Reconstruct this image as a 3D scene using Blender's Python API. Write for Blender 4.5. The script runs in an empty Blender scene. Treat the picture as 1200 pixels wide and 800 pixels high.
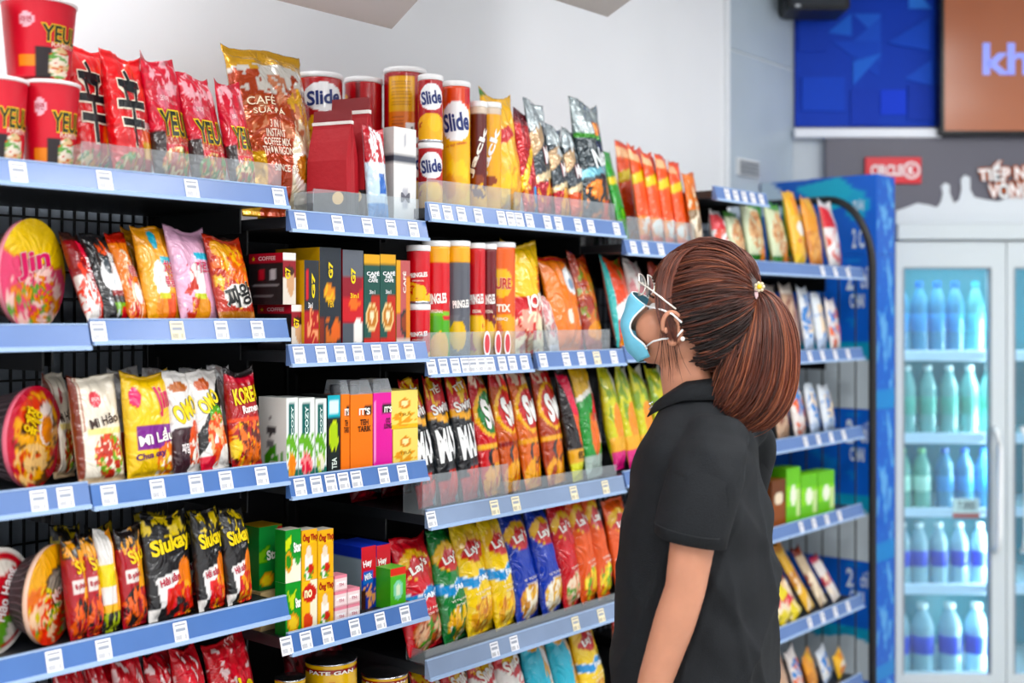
import bpy, bmesh, math, random
import numpy as np
from mathutils import Vector, Matrix

# ------------------------------------------------------------------ camera
SC = bpy.context.scene
COL = SC.collection
F, XV, YV, CAMH = 1400.0, 1800.0, 370.0, 1.42      # focal (px), vanishing point of the aisle, horizon, eye height
TH = math.atan((XV - 600) / F)                     # shelf direction against the view direction
SN, CS = math.sin(TH), math.cos(TH)
D = 2.242 * CS                                     # distance camera -> front plane of the shelves
PHI = math.pi / 2 - TH
WALLW = 0.45                                       # wall behind the shelves
YB = 4.56                                          # far wall with the fridge

cam = bpy.data.cameras.new('camera'); camo = bpy.data.objects.new('camera', cam); COL.objects.link(camo)
cam.sensor_width = 36; cam.lens = 36 * F / 1200
cam.shift_y = -(400 - YV) / 1200
camo.location = (0, 0, CAMH); camo.rotation_euler = (math.pi / 2, 0, 0)
cam.clip_start = .05
cam.dof.use_dof = True; cam.dof.focus_distance = 2.25; cam.dof.aperture_fstop = 2.2
SC.camera = camo

# ------------------------------------------------------------------ light and exposure
wd = bpy.data.worlds.new('world'); SC.world = wd; wd.use_nodes = True
wd.node_tree.nodes['Background'].inputs[0].default_value = (.9, .95, 1, 1)
wd.node_tree.nodes['Background'].inputs[1].default_value = .35
vs = SC.view_settings
vs.view_transform = 'Standard'; vs.look = 'None'; vs.exposure = 0.0; vs.gamma = 1; vs.use_curve_mapping = False
LAMPS = [(-1.3, .2), (.3, .2), (1.9, .2), (-.55, 1.75), (1.0, 1.75), (2.4, 1.75), (1.9, 2.9), (3.2, 2.9), (-1.3, -1.4), (.6, -1.4), (2.4, -1.4)]
LAMP_W = 22
CEIL = 2.75

# ------------------------------------------------------------------ frames
def W(s, w, z): return Vector((s * SN - (D + w) * CS, s * CS + (D + w) * SN, z))
def sz(x, w=0.0):
    u = (x - 600) / F; zc = (D + w) / (SN - u * CS); return u * zc * SN + zc * CS, zc
def S(x, w=0.0): return sz(x, w)[0]
def ZY(x, y, w=0.0): return CAMH + (YV - y) / F * sz(x, w)[1]
def FP(x, y, Y): return Vector(((x - 600) / F * Y, Y, CAMH + (YV - y) / F * Y))      # point on a plane facing the camera

# ------------------------------------------------------------------ colour
def lin(h):
    h = h.lstrip('#'); c = [int(h[i:i + 2], 16) / 255 for i in (0, 2, 4)]
    return np.array([x / 12.92 if x <= .04045 else ((x + .055) / 1.055) ** 2.4 for x in c])
def L4(h): return (*lin(h), 1)

def mat(name, color=None, rough=.5, metal=0, attr=False, bump=0, bscale=60, spec=.5, coat=0, emit=0, noise=0, nscale=8, trans=0, ior=1.45, stretch=None, sat=1.18, val=.9, crease=0, cscale=14):
    m = bpy.data.materials.new(name); m.use_nodes = True; nt = m.node_tree; n = nt.nodes; b = n['Principled BSDF']
    b.inputs['Roughness'].default_value = rough; b.inputs['Metallic'].default_value = metal
    b.inputs['Specular IOR Level'].default_value = spec; b.inputs['Coat Weight'].default_value = coat
    b.inputs['Transmission Weight'].default_value = trans; b.inputs['IOR'].default_value = ior
    if color: b.inputs['Base Color'].default_value = L4(color)
    if attr:
        a = n.new('ShaderNodeAttribute'); a.attribute_name = 'col'
        hs_ = n.new('ShaderNodeHueSaturation'); hs_.inputs['Saturation'].default_value = sat; hs_.inputs['Value'].default_value = val; nt.links.new(a.outputs['Color'], hs_.inputs['Color']); nt.links.new(hs_.outputs[0], b.inputs['Base Color'])
    if emit:
        b.inputs['Emission Color'].default_value = L4(color); b.inputs['Emission Strength'].default_value = emit
        if attr: nt.links.new(a.outputs['Color'], b.inputs['Emission Color'])
    tc = None
    def co():
        t = n.new('ShaderNodeTexCoord'); o = t.outputs['Object']
        if stretch:
            mp = n.new('ShaderNodeMapping'); mp.inputs['Scale'].default_value = stretch; nt.links.new(o, mp.inputs[0]); o = mp.outputs[0]
        return o
    if bump:
        x = n.new('ShaderNodeTexNoise'); x.inputs['Scale'].default_value = bscale; x.inputs['Detail'].default_value = 3
        nt.links.new(co(), x.inputs['Vector'])
        bp = n.new('ShaderNodeBump'); bp.inputs['Strength'].default_value = bump; bp.inputs['Distance'].default_value = .01
        nt.links.new(x.outputs['Fac'], bp.inputs['Height']); nt.links.new(bp.outputs[0], b.inputs['Normal'])
    if crease:
        x2 = n.new('ShaderNodeTexNoise'); x2.inputs['Scale'].default_value = cscale; x2.inputs['Detail'].default_value = 2; x2.inputs['Distortion'].default_value = 1.6
        ab = n.new('ShaderNodeMath'); ab.operation = 'SUBTRACT'; ab.inputs[1].default_value = .5; ab2 = n.new('ShaderNodeMath'); ab2.operation = 'ABSOLUTE'
        nt.links.new(co(), x2.inputs['Vector']); nt.links.new(x2.outputs['Fac'], ab.inputs[0]); nt.links.new(ab.outputs[0], ab2.inputs[0])
        bp2 = n.new('ShaderNodeBump'); bp2.inputs['Strength'].default_value = crease; bp2.inputs['Distance'].default_value = .02
        nt.links.new(ab2.outputs[0], bp2.inputs['Height']); nt.links.new(bp2.outputs[0], bp.inputs['Normal']); nt.links.new(bp.outputs[0], b.inputs['Coat Normal'])
    if noise and color:
        x = n.new('ShaderNodeTexNoise'); x.inputs['Scale'].default_value = nscale; nt.links.new(co(), x.inputs['Vector'])
        r = n.new('ShaderNodeValToRGB'); c = lin(color)
        r.color_ramp.elements[0].color = (*(c * (1 - noise)), 1); r.color_ramp.elements[1].color = (*np.minimum(c * (1 + noise), 1), 1)
        r.color_ramp.elements[0].position = .3; r.color_ramp.elements[1].position = .7
        nt.links.new(x.outputs['Fac'], r.inputs[0]); nt.links.new(r.outputs[0], b.inputs['Base Color'])
    return m
def clear_mat(name, tint='#ffffff', alpha=.12, rough=.06, body='#e8eef2'):
    m = bpy.data.materials.new(name); m.use_nodes = True; nt = m.node_tree; n = nt.nodes; n.clear()
    out = n.new('ShaderNodeOutputMaterial'); tr = n.new('ShaderNodeBsdfTransparent'); tr.inputs[0].default_value = L4(tint)
    di = n.new('ShaderNodeBsdfDiffuse'); di.inputs[0].default_value = L4(body)
    gl = n.new('ShaderNodeBsdfGlossy'); gl.inputs['Roughness'].default_value = rough
    fr = n.new('ShaderNodeLayerWeight'); fr.inputs[0].default_value = .25
    mu = n.new('ShaderNodeMath'); mu.operation = 'MULTIPLY_ADD'; mu.inputs[1].default_value = .22; mu.inputs[2].default_value = .03; nt.links.new(fr.outputs['Facing'], mu.inputs[0])
    m1 = n.new('ShaderNodeMixShader'); m1.inputs[0].default_value = alpha
    nt.links.new(tr.outputs[0], m1.inputs[1]); nt.links.new(di.outputs[0], m1.inputs[2])
    m2 = n.new('ShaderNodeMixShader'); nt.links.new(mu.outputs[0], m2.inputs[0])
    nt.links.new(m1.outputs[0], m2.inputs[1]); nt.links.new(gl.outputs[0], m2.inputs[2]); nt.links.new(m2.outputs[0], out.inputs[0])
    return m

M = dict(
    film=mat('printed_film', attr=True, rough=.3, bump=.18, bscale=60, coat=.55, crease=.55),
    foil=mat('printed_foil', attr=True, rough=.24, metal=.35, bump=.2, bscale=60, coat=.5, crease=.7),
    carton=mat('printed_carton', attr=True, rough=.42, bump=.03, bscale=200),
    paper=mat('printed_paper', attr=True, rough=.6, bump=.12, bscale=90),
    ink=mat('ink', attr=True, rough=.35),
    tin=mat('printed_tin', attr=True, rough=.25, coat=.4),
    black=mat('black_powder_coat', '#17181b', rough=.45, bump=.03, bscale=300),
    dark=mat('dark_shelf_steel', '#202226', rough=.4, noise=.15, nscale=20),
    rail=mat('blue_price_rail', '#5c78ac', rough=.25, noise=.06, nscale=6),
    rail_rim=mat('pale_rail_rim', '#9cb6da', rough=.25),
    tag=mat('price_tag_paper', attr=True, rough=.55),
    acryl=clear_mat('acrylic', '#f4f8fa', .10, .05),
    glass=clear_mat('fridge_glass', '#eefcff', .03, .02),
    white=mat('white_plastic', '#eef0f2', rough=.35),
    chrome=mat('brushed_steel', '#c9ccd1', rough=.25, metal=1),
)

# ------------------------------------------------------------------ object helpers
def tag(o, label=None, cat=None, group=None, kind=None):
    if label: o['label'] = label
    if cat: o['category'] = cat
    if group: o['group'] = group
    if kind: o['kind'] = kind
    return o
def link(name, me, parent=None, loc=None, rot=None):
    o = bpy.data.objects.new(name, me); COL.objects.link(o)
    if parent: o.parent = parent
    if loc is not None: o.location = loc
    if rot is not None: o.rotation_euler = rot
    return o
def empty(name, loc, rz=0.0):
    o = link(name, None, None, loc, (0, 0, rz)); o.empty_display_size = .05; return o
def mesh_np(name, v, f, m, col=None, smooth=False):
    me = bpy.data.meshes.new(name)
    me.from_pydata([tuple(x) for x in np.asarray(v, float)], [], [tuple(int(i) for i in q) for q in f])
    if m:
        for x in (m if isinstance(m, (list, tuple)) else [m]): me.materials.append(x)
    if col is not None:
        a = me.color_attributes.new('col', 'FLOAT_COLOR', 'POINT')
        c = np.ones((len(v), 4)); c[:, :3] = col; a.data.foreach_set('color', c.ravel())
    if smooth: me.polygons.foreach_set('use_smooth', [True] * len(me.polygons))
    me.update(); return me
class MB:
    """collects boxes, tubes and prisms into one mesh"""
    def __init__(s): s.v = []; s.f = []
    def add(s, v, f):
        o = len(s.v); s.v += [tuple(x) for x in v]; s.f += [tuple(i + o for i in q) for q in f]; return s
    def box(s, x0, x1, y0, y1, z0, z1):
        return s.add([(x0, y0, z0), (x1, y0, z0), (x1, y1, z0), (x0, y1, z0), (x0, y0, z1), (x1, y0, z1), (x1, y1, z1), (x0, y1, z1)],
                     [(0, 3, 2, 1), (4, 5, 6, 7), (0, 1, 5, 4), (1, 2, 6, 5), (2, 3, 7, 6), (3, 0, 4, 7)])
    def prism(s, pts, y0, y1):        # outline in x,z extruded along y
        n = len(pts); v = [(a, y0, b) for a, b in pts] + [(a, y1, b) for a, b in pts]
        return s.add(v, [tuple(range(n)), tuple(range(2 * n - 1, n - 1, -1))] + [(i, i + n, (i + 1) % n + n, (i + 1) % n) for i in range(n)])
    def prof(s, pts, x0, x1):         # outline in y,z extruded along x
        n = len(pts); v = [(x0, a, b) for a, b in pts] + [(x1, a, b) for a, b in pts]
        return s.add(v, [tuple(range(n - 1, -1, -1)), tuple(range(n, 2 * n))] + [(i, (i + 1) % n, (i + 1) % n + n, i + n) for i in range(n)])
    def tube(s, pts, r, seg=8, close=False):
        P = [Vector(p) for p in pts]; n = len(P); R = r if isinstance(r, (list, tuple)) else [r] * n; v = []; f = []
        up = Vector((.123, .317, .94))
        for i, p in enumerate(P):
            if close: t = P[(i + 1) % n] - P[i - 1]
            else: t = P[min(i + 1, n - 1)] - P[max(i - 1, 0)]
            t.normalize(); a = t.cross(up)
            if a.length < 1e-3: a = t.cross(Vector((1, 0, 0)))
            a.normalize(); b = t.cross(a); up = b.cross(t) if False else up
            for k in range(seg):
                q = 2 * math.pi * k / seg; v.append(p + (a * math.cos(q) + b * math.sin(q)) * R[i])
        for i in range(n if close else n - 1):
            j = (i + 1) % n
            for k in range(seg):
                k2 = (k + 1) % seg; f.append((i * seg + k, i * seg + k2, j * seg + k2, j * seg + k))
        if not close: f += [tuple(range(seg - 1, -1, -1)), tuple(range((n - 1) * seg, n * seg))]
        return s.add(v, f)
    def lathe(s, prof, seg=20, cx=0, cy=0):     # prof: (r,z) from bottom up
        v = []; f = []
        for r, z in prof:
            for k in range(seg):
                q = 2 * math.pi * k / seg; v.append((cx + r * math.cos(q), cy + r * math.sin(q), z))
        n = len(prof)
        for i in range(n - 1):
            for k in range(seg):
                k2 = (k + 1) % seg; f.append((i * seg + k, i * seg + k2, (i + 1) * seg + k2, (i + 1) * seg + k))
        f += [tuple(range(seg - 1, -1, -1)), tuple(range((n - 1) * seg, n * seg))]
        return s.add(v, f)
    def mesh(s, name, m, smooth=False, col=None):
        return mesh_np(name, np.array(s.v), s.f, m, None if col is None else np.tile(lin(col), (len(s.v), 1)), smooth)
    def obj(s, name, m, parent=None, loc=None, rot=None, smooth=False, bevel=0, col=None):
        me = s.mesh(name, m, smooth, col)
        b = bmesh.new(); b.from_mesh(me); bmesh.ops.recalc_face_normals(b, faces=b.faces[:]); b.to_mesh(me); b.free()
        if bevel:
            b = bmesh.new(); b.from_mesh(me); bmesh.ops.bevel(b, geom=b.edges[:], offset=bevel, segments=1, affect='EDGES', clamp_overlap=True); b.to_mesh(me); b.free()
        return link(name, me, parent, loc, rot)

# ------------------------------------------------------------------ print: shapes on (u,v), u to the right, v up
def vnoise(x, y, seed=0):
    xi = np.floor(x).astype(int); yi = np.floor(y).astype(int); xf = x - xi; yf = y - yi
    def h(a, b):
        q = np.sin(a * 127.1 + b * 311.7 + seed * 74.7) * 43758.5453; return q - np.floor(q)
    a = xf * xf * (3 - 2 * xf); b = yf * yf * (3 - 2 * yf)
    return (h(xi, yi) * (1 - a) + h(xi + 1, yi) * a) * (1 - b) + (h(xi, yi + 1) * (1 - a) + h(xi + 1, yi + 1) * a) * b
def fbm(x, y, sd):
    a, b = x * .8 - y * .6, x * .6 + y * .8; a = a + .9 * vnoise(x * 1.3 + 3, y * 1.3, sd + 5); b = b + .9 * vnoise(x * 1.3, y * 1.3 + 7, sd + 9)
    return (.62 * vnoise(a, b, sd) + .38 * vnoise(a * 2.3, b * 2.3, sd + 3) - .5) * 1.3 + .5
def inpoly(u, v, pts):
    r = np.zeros(len(u), bool); n = len(pts)
    for i in range(n):
        (x0, y0), (x1, y1) = pts[i], pts[(i + 1) % n]
        if y0 == y1: continue
        c = ((v < y0) != (v < y1)) & (u < (x1 - x0) * (v - y0) / (y1 - y0) + x0); r ^= c
    return r
def paint(u, v, base, shapes, seed=0):
    c = np.tile(lin(base), (len(u), 1))
    for sh in shapes:
        k = sh[0]
        if k == 'R': m = (u >= sh[1]) & (u <= sh[3]) & (v >= sh[2]) & (v <= sh[4]); q = sh[5]
        elif k == 'E': m = ((u - sh[1]) / sh[3]) ** 2 + ((v - sh[2]) / sh[4]) ** 2 <= 1; q = sh[5]
        elif k == 'P': m = inpoly(u, v, sh[1]); q = sh[2]
        elif k == 'N':   # blotches inside an ellipse: (cu,cv,ru,rv,scale,threshold,colour)
            m = (((u - sh[1]) / sh[3]) ** 2 + ((v - sh[2]) / sh[4]) ** 2 <= 1) & (fbm(u * sh[5], v * sh[5] * 1.4, seed + sh[5] * 1.7 + int(sh[7][1:3], 16)) > sh[6]); q = sh[7]
        elif k == 'B':   # slanted band: v between a+b*u and that + width
            t = v - (sh[1] + sh[2] * u); m = (t >= 0) & (t <= sh[3]); q = sh[4]
        c[m] = lin(q)
    return c
def R(*a): return ('R',) + a
def E(*a): return ('E',) + a
def P(pts, c): return ('P', pts, c)
def N(*a): return ('N',) + a
def B(*a): return ('B',) + a
def food(cu, cv, ru, rv, cols, sc=9):
    return [E(cu, cv, ru, rv, cols[0])] + [N(cu, cv, ru, rv, sc + i, .55 + .03 * i, c) for i, c in enumerate(cols[1:])]

TXT = {}
def text2d(t, bold=0.0, shear=0.0):
    k = (t, bold, shear)
    if k in TXT: return TXT[k]
    c = bpy.data.curves.new('t', 'FONT'); c.body = t; c.resolution_u = 3; c.offset = bold; c.shear = shear; c.space_line = .85; c.align_x = 'CENTER'
    o = bpy.data.objects.new('t', c); COL.objects.link(o); bpy.context.view_layer.update()
    me = bpy.data.meshes.new_from_object(o.evaluated_get(bpy.context.evaluated_depsgraph_get()))
    bpy.data.objects.remove(o); bpy.data.curves.remove(c)
    b = bmesh.new(); b.from_mesh(me); bpy.data.meshes.remove(me)
    xs = [v.co.x for v in b.verts]; ys = [v.co.y for v in b.verts]
    x0, x1, y0, y1 = min(xs), max(xs), min(ys), max(ys)
    for i in range(1, 8):
        bmesh.ops.bisect_plane(b, geom=b.verts[:] + b.edges[:] + b.faces[:], plane_co=(x0 + (x1 - x0) * i / 8, 0, 0), plane_no=(1, 0, 0))
    for i in range(1, 4):
        bmesh.ops.bisect_plane(b, geom=b.verts[:] + b.edges[:] + b.faces[:], plane_co=(0, y0 + (y1 - y0) * i / 4, 0), plane_no=(0, 1, 0))
    b.verts.index_update()
    V = np.array([(v.co.x, v.co.y) for v in b.verts]); Fc = [tuple(v.index for v in f.verts) for f in b.faces]; b.free()
    ctr = np.array([(x0 + x1) / 2, (y0 + y1) / 2]); sz_ = np.array([x1 - x0, y1 - y0])
    if bold == 0.0 or (t, 0.0, shear) not in TXT: ref = (ctr, sz_)
    else: ref = None
    TXT[k] = ((V - ctr) / sz_, Fc, sz_); return TXT[k]
class T:
    """a line of lettering: centre cu,cv, size tw,th as a fraction of the face, colour, outline colour"""
    def __init__(s, t, cu, cv, tw, th, col, out=None, rot=0, bold=.012, shear=0, ow=.05):
        s.__dict__.update(t=t, cu=cu, cv=cv, tw=tw, th=th, col=col, out=out, rot=rot, bold=bold, shear=shear, ow=ow)
def letters(texts, fmap, asp, parent):
    for t in texts: link('lettering', lettering([t], fmap, asp), parent)
def lettering(texts, fmap, asp, off=.0012):
    """fmap(u,v,off)->xyz; asp = face height / width"""
    vs_, fs, cs = [], [], []; n = 0
    for t in texts:
        for lay, (bold, c) in enumerate(((t.ow, t.out), (t.bold, t.col))):
            if c is None: continue
            V, Fc, z0 = text2d(t.t, bold, t.shear)
            ref = text2d(t.t, t.bold, t.shear)[2]; V = V * (z0 / ref)
            q = math.radians(t.rot); x = V[:, 0] * t.tw; y = V[:, 1] * t.th * asp
            if abs(t.rot) > 45: x = V[:, 0] * t.th * asp; y = V[:, 1] * t.tw     # a vertical line: th is its length
            a = x * math.cos(q) - y * math.sin(q); b = (x * math.sin(q) + y * math.cos(q)) / asp
            p = fmap(np.clip(t.cu + a, .005, .995), np.clip(t.cv + b, .005, .995), off * (1 + .6 * lay))
            vs_.append(p); fs += [tuple(i + n for i in f) for f in Fc]; cs.append(np.tile(lin(c), (len(p), 1))); n += len(p)
    if not n: return None
    return mesh_np('lettering', np.vstack(vs_), fs, M['ink'], np.vstack(cs))

# ------------------------------------------------------------------ package shapes (x along the shelf, -y to the aisle, z up, origin at the base)
def grid_faces(nu, nv, flip=False, off=0):
    f = []
    for j in range(nv):
        for i in range(nu):
            a = j * (nu + 1) + i + off; q = (a, a + 1, a + nu + 2, a + nu + 1); f.append(q[::-1] if flip else q)
    return f
def bag_map(w, h, t, seed, noodle=False, flop=0.0, gus=.35):
    rs = np.random.RandomState(seed); ph = rs.rand(8) * 6.28; cr = .045
    def base(u, v):
        a = np.clip(1 - np.abs(2 * u - 1) ** (3.2 if noodle else 2.3), 0, 1) ** (.55 if noodle else .72)
        vv = np.clip((v - cr) / (1 - 2 * cr), 0, 1); b = np.clip(1 - np.abs(2 * vv - 1) ** (4 if noodle else 3.0), 0, 1) ** .6
        b = b * (1.06 - .25 * np.clip(vv - .35, 0, 1))
        return a, b, vv
    def wr(u, v, a, b):
        e = np.exp(-np.minimum(v, 1 - v) / .13)
        r = .11 * t * e * np.sin(u * 24 + ph[0] + 5 * vnoise(u * 3 + ph[1], v * 4, seed)) * (b ** .5)
        r += .15 * t * (vnoise(u * 4 + ph[2], v * 5 + ph[3], seed + 1) - .5) * a
        r += .09 * t * (vnoise(u * 10 + ph[4], v * 9 + ph[5] + 6 * u, seed + 2) - .5) * a
        return r
    def pos(u, v, y):
        b = base(u, v)[1]
        x = (u - .5) * w * (1 - .07 * b + .03 * (vnoise(v * 6 + ph[6], u * 0, seed) - .5))
        tp = np.clip(v - .8, 0, 1) * 5
        z = v * h + .02 * h * np.sin(u * 6 + ph[7]) * tp + .035 * h * np.abs(2 * u - 1) ** 3 * tp + .012 * h * (vnoise(u * 16 + ph[1], u * 0 + ph[2], seed) - .5) * tp
        y = y + .06 * h * (vnoise(u * 3 + ph[3], v * 2, seed + 4) - .5) * tp
        y = y + flop * h * np.clip(v - .55, 0, 1) ** 2 * 3
        return np.stack([x, y, z], 1)
    def front(u, v, off=0.0):
        a, b, _ = base(u, v); return pos(u, v, -(t / 2) * a * b - .0007 - off + wr(u, v, a, b) * (b > 0))
    def back(u, v):
        a, b, _ = base(u, v); return pos(u, v, (t / 2) * a * b * .9 + .0007)
    return front, back
def bag_mesh(w, h, t, base, shapes, seed, res=(34, 52), m='film', back=None, **kw):
    nu, nv = res; fr, bk = bag_map(w, h, t, seed, **kw)
    u, v = np.meshgrid(np.linspace(0, 1, nu + 1), np.linspace(0, 1, nv + 1)); u = u.ravel(); v = v.ravel()
    A = fr(u, v); Bk = bk(u, v); edge = (u < 1e-6) | (u > 1 - 1e-6) | (v < 1e-6) | (v > 1 - 1e-6)
    n = len(u); idx = np.where(edge, np.arange(n), 0); inn = np.where(~edge)[0]; idx[inn] = n + np.arange(len(inn))
    V = np.vstack([A, Bk[inn]]); cf = paint(u, v, base, shapes, seed)
    Cl = np.vstack([cf, np.tile(lin(back or base), (len(inn), 1))])
    f = grid_faces(nu, nv) + [tuple(idx[list(q)]) for q in grid_faces(nu, nv, True)]
    return mesh_np('bag', V, f, M[m], Cl, True), fr
def place(o, s, w, z, yaw=0, lean=0, roll=0):
    o.location = W(s, w, z); o.rotation_euler = (-math.radians(lean), math.radians(roll), PHI + math.radians(yaw)); return o

SEED = [0]
def add_bag(K, z, xl, xr, yt, label, w=.02, t=.04, lean=8, yaw=15, roll=0, k=1.28, group=None, name=None, res=(34, 52), h=None, flop=0.0, zo=0.0, extra=None):
    SEED[0] += 1; sd = SEED[0] * 13 + 5
    if yaw >= 8: k = 1 + (k - 1) * .75; t *= .85
    s0, s1 = S(xl, w), S(xr, w); wd_ = (s1 - s0) * k
    if h is None:
        h = (ZY((xl + xr) / 2, yt, w + .5 * math.sin(math.radians(lean)) * .18 + t / 2) - z - zo) / math.cos(math.radians(lean))
    me, fr = bag_mesh(wd_, h, t, K['base'], K.get('sh', []), sd, res, K.get('m', 'film'), K.get('back'), noodle=K.get('noodle', False), flop=flop)
    o = link(name or K['name'], me); cy, sy = math.cos(math.radians(yaw)), abs(math.sin(math.radians(yaw)))
    place(o, s0 + wd_ / 2 * cy, w + t / 2 + wd_ / 2 * sy, z + zo + t / 2 * math.sin(math.radians(abs(lean))) + .001, yaw, lean, roll)
    tag(o, label, K['cat'], group)
    letters(K.get('tx', []), fr, h / wd_, o)
    return o
def box_mesh(w, d, h, faces, base, res=9, m='carton'):
    """faces: dict front/left/right/top -> (base, shapes)"""
    Vs, Fs, Cs = [], [], []; n = 0
    defs = dict(front=lambda u, v: np.stack([(u - .5) * w, 0 * u - d / 2, v * h], 1), left=lambda u, v: np.stack([0 * u - w / 2, (.5 - u) * d, v * h], 1),
                right=lambda u, v: np.stack([0 * u + w / 2, (u - .5) * d, v * h], 1), back=lambda u, v: np.stack([(.5 - u) * w, 0 * u + d / 2, v * h], 1),
                top=lambda u, v: np.stack([(u - .5) * w, (v - .5) * d, 0 * u + h], 1), bottom=lambda u, v: np.stack([(u - .5) * w, (.5 - v) * d, 0 * u], 1))
    for nm, fn in defs.items():
        b, sh = faces.get(nm, (base, [])); r = (res, int(res * 2)) if sh else (1, 1)
        u, v = np.meshgrid(np.linspace(0, 1, r[0] + 1), np.linspace(0, 1, r[1] + 1)); u = u.ravel(); v = v.ravel()
        Vs.append(fn(u, v)); Cs.append(paint(u, v, b, sh)); Fs += grid_faces(r[0], r[1], False, n); n += len(u)
    return mesh_np('carton', np.vstack(Vs), Fs, M[m], np.vstack(Cs)), defs
def add_box(K, z, xl, xr, yt, label, w=.03, d=.08, yaw=0, group=None, name=None, h=None, zo=0.0, wid=None):
    s0, s1 = S(xl, w), S(xr, w); wd_ = wid or (s1 - s0)
    if h is None: h = ZY((xl + xr) / 2, yt, w) - z - zo
    me, defs = box_mesh(wd_, d, h, K.get('faces', {}), K['base'], K.get('res', 12), K.get('m', 'carton'))
    o = link(name or K['name'], me); place(o, (s0 + s1) / 2, w + d / 2 + .001, z + zo, yaw); tag(o, label, K['cat'], group)
    for fc, tx in K.get('tx', {}).items():
        nrm = dict(front=(0, -1, 0), left=(-1, 0, 0), top=(0, 0, 1))[fc]
        asp = {'front': h / wd_, 'left': h / d, 'top': d / wd_}[fc]
        letters(tx, lambda u, v, o_: defs[fc](u, v) + np.array(nrm) * o_ * .6, asp, o)
    return o
def cyl_mesh(prof, base, shapes, seg=72, res=54, m='tin', name='can', cap=None):
    """prof: list of (r,z); print wraps the side, u=.5 looks to the aisle; drawn as one closed skin"""
    pr = np.array(prof); L = np.concatenate([[0], np.cumsum(np.hypot(*np.diff(pr, axis=0).T))]); tv = np.unique(np.concatenate([np.linspace(0, 1, res + 1), L / L[-1]]))
    r = np.interp(tv, L / L[-1], pr[:, 0]); zz = np.interp(tv, L / L[-1], pr[:, 1])
    u, v = np.meshgrid(np.linspace(0, 1, seg + 1)[:-1], np.arange(len(tv))); u = u.ravel(); vi = v.ravel()
    a = (u - .5) * 2 * math.pi; V = np.stack([r[vi] * np.sin(a), -r[vi] * np.cos(a), zz[vi]], 1)
    C = paint(u, (zz[vi] - zz.min()) / (zz.max() - zz.min()), base, shapes); n = len(tv); f = []
    for j in range(n - 1):
        for i in range(seg): i2 = (i + 1) % seg; f.append((j * seg + i, j * seg + i2, (j + 1) * seg + i2, (j + 1) * seg + i))
    f += [tuple(range(seg - 1, -1, -1)), tuple(range((n - 1) * seg, n * seg))]
    rr = lambda v: np.interp(v * (zz.max() - zz.min()), zz - zz.min(), r)
    def fmap(uu, vv, off=0.0):
        q = (uu - .5) * 2 * math.pi; ra = rr(vv) + off * .6; return np.stack([ra * np.sin(q), -ra * np.cos(q), vv * (zz.max() - zz.min())], 1)
    return mesh_np(name, V, f, M[m], C, True), fmap
def cyl_px(xl, xr, w, row=False):
    """centre and radius of an upright cylinder whose outline spans xl..xr; row: cylinders side by side, xr is the outline's right edge"""
    if row:
        a, b = S(xl - 6, w + .03), S(xr - 6, w + .03); return (a + b) / 2, (b - a) / 2 * .985
    r = .03
    for _ in range(4): s, zc = sz((xl + xr) / 2, w + r); r = (xr - xl) / 2 * zc / F
    return s, r
def add_can(K, z, xl, xr, yt, label, w=.03, yaw=-38, group=None, zo=0.0, lid='#e9e9ea', h=None, lidh=.012, row=False):
    """tall snack canister: printed tube, rolled bottom rim, plastic lid"""
    sc, r = cyl_px(xl, xr, w, row)
    if h is None: h = ZY((xl + xr) / 2, yt, w + r) - z - zo
    o = empty(K['name'], (0, 0, 0)); place(o, sc, w + r, z + zo, yaw); tag(o, label, K['cat'], group)
    me, fm = cyl_mesh([(r * .97, .001), (r, .004), (r, h - lidh)], K['base'], K.get('sh', [])); link('tube', me, o)
    MB().lathe([(r * .95, 0), (r * 1.015, .0015), (r * 1.015, .004), (r * .99, .006)], 28).obj('bottom_rim', M['chrome'], o, smooth=True)
    MB().lathe([(r * .99, h - lidh), (r * 1.03, h - lidh + .001), (r * 1.03, h - .002), (r * .99, h), (r * .9, h - .001)], 28).obj('lid', mat_cache(lid, .35), o, smooth=True)
    letters(K.get('tx', []), fm, (h - lidh) / (2 * math.pi * r), o)
    return o
MC = {}
def mat_cache(c, rough=.4, **kw):
    k = (c, rough, tuple(sorted(kw.items())))
    if k not in MC: MC[k] = mat('paint_' + c.strip('#'), c, rough, **kw)
    return MC[k]
# ------------------------------------------------------------------ the setting
SE = 6.0
cx_, cy_ = W(S(931, WALLW), WALLW, 0).xy
def struct(o): o['kind'] = 'structure'; return o
m_wall = mat('painted_wall', '#eceef2', rough=.55, bump=.02, bscale=120, noise=.02, nscale=3)
m_panel = mat('grey_wall_panel', '#b4c2ce', rough=.22, noise=.05, nscale=3)
m_floor = mat('floor_tile', '#c9c8c4', rough=.2, noise=.05, nscale=5)
m_ceil = mat('ceiling_board', '#e6e8ea', rough=.8, noise=.02, nscale=6)
struct(MB().box(-4.2, 4.2, -3.2, 5.6, -.1, 0).obj('floor', m_floor))
struct(MB().box(-4.2, 4.2, -3.2, 5.6, CEIL, CEIL + .1).obj('ceiling', m_ceil))
s850 = S(850, WALLW); scor = S(931, WALLW)
o = struct(MB().box(-4.6, s850, 0, .12, 0, CEIL).obj('wall_left', m_wall, None, W(0, WALLW, 0), (0, 0, PHI)))
o = struct(link('trim_1', MB().box(s850 - .012, s850 + .012, -.012, .03, 0, CEIL).mesh('trim', mat('white_trim', '#eef2f6', rough=.3)), None, W(0, WALLW, 0), (0, 0, PHI)))
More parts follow.
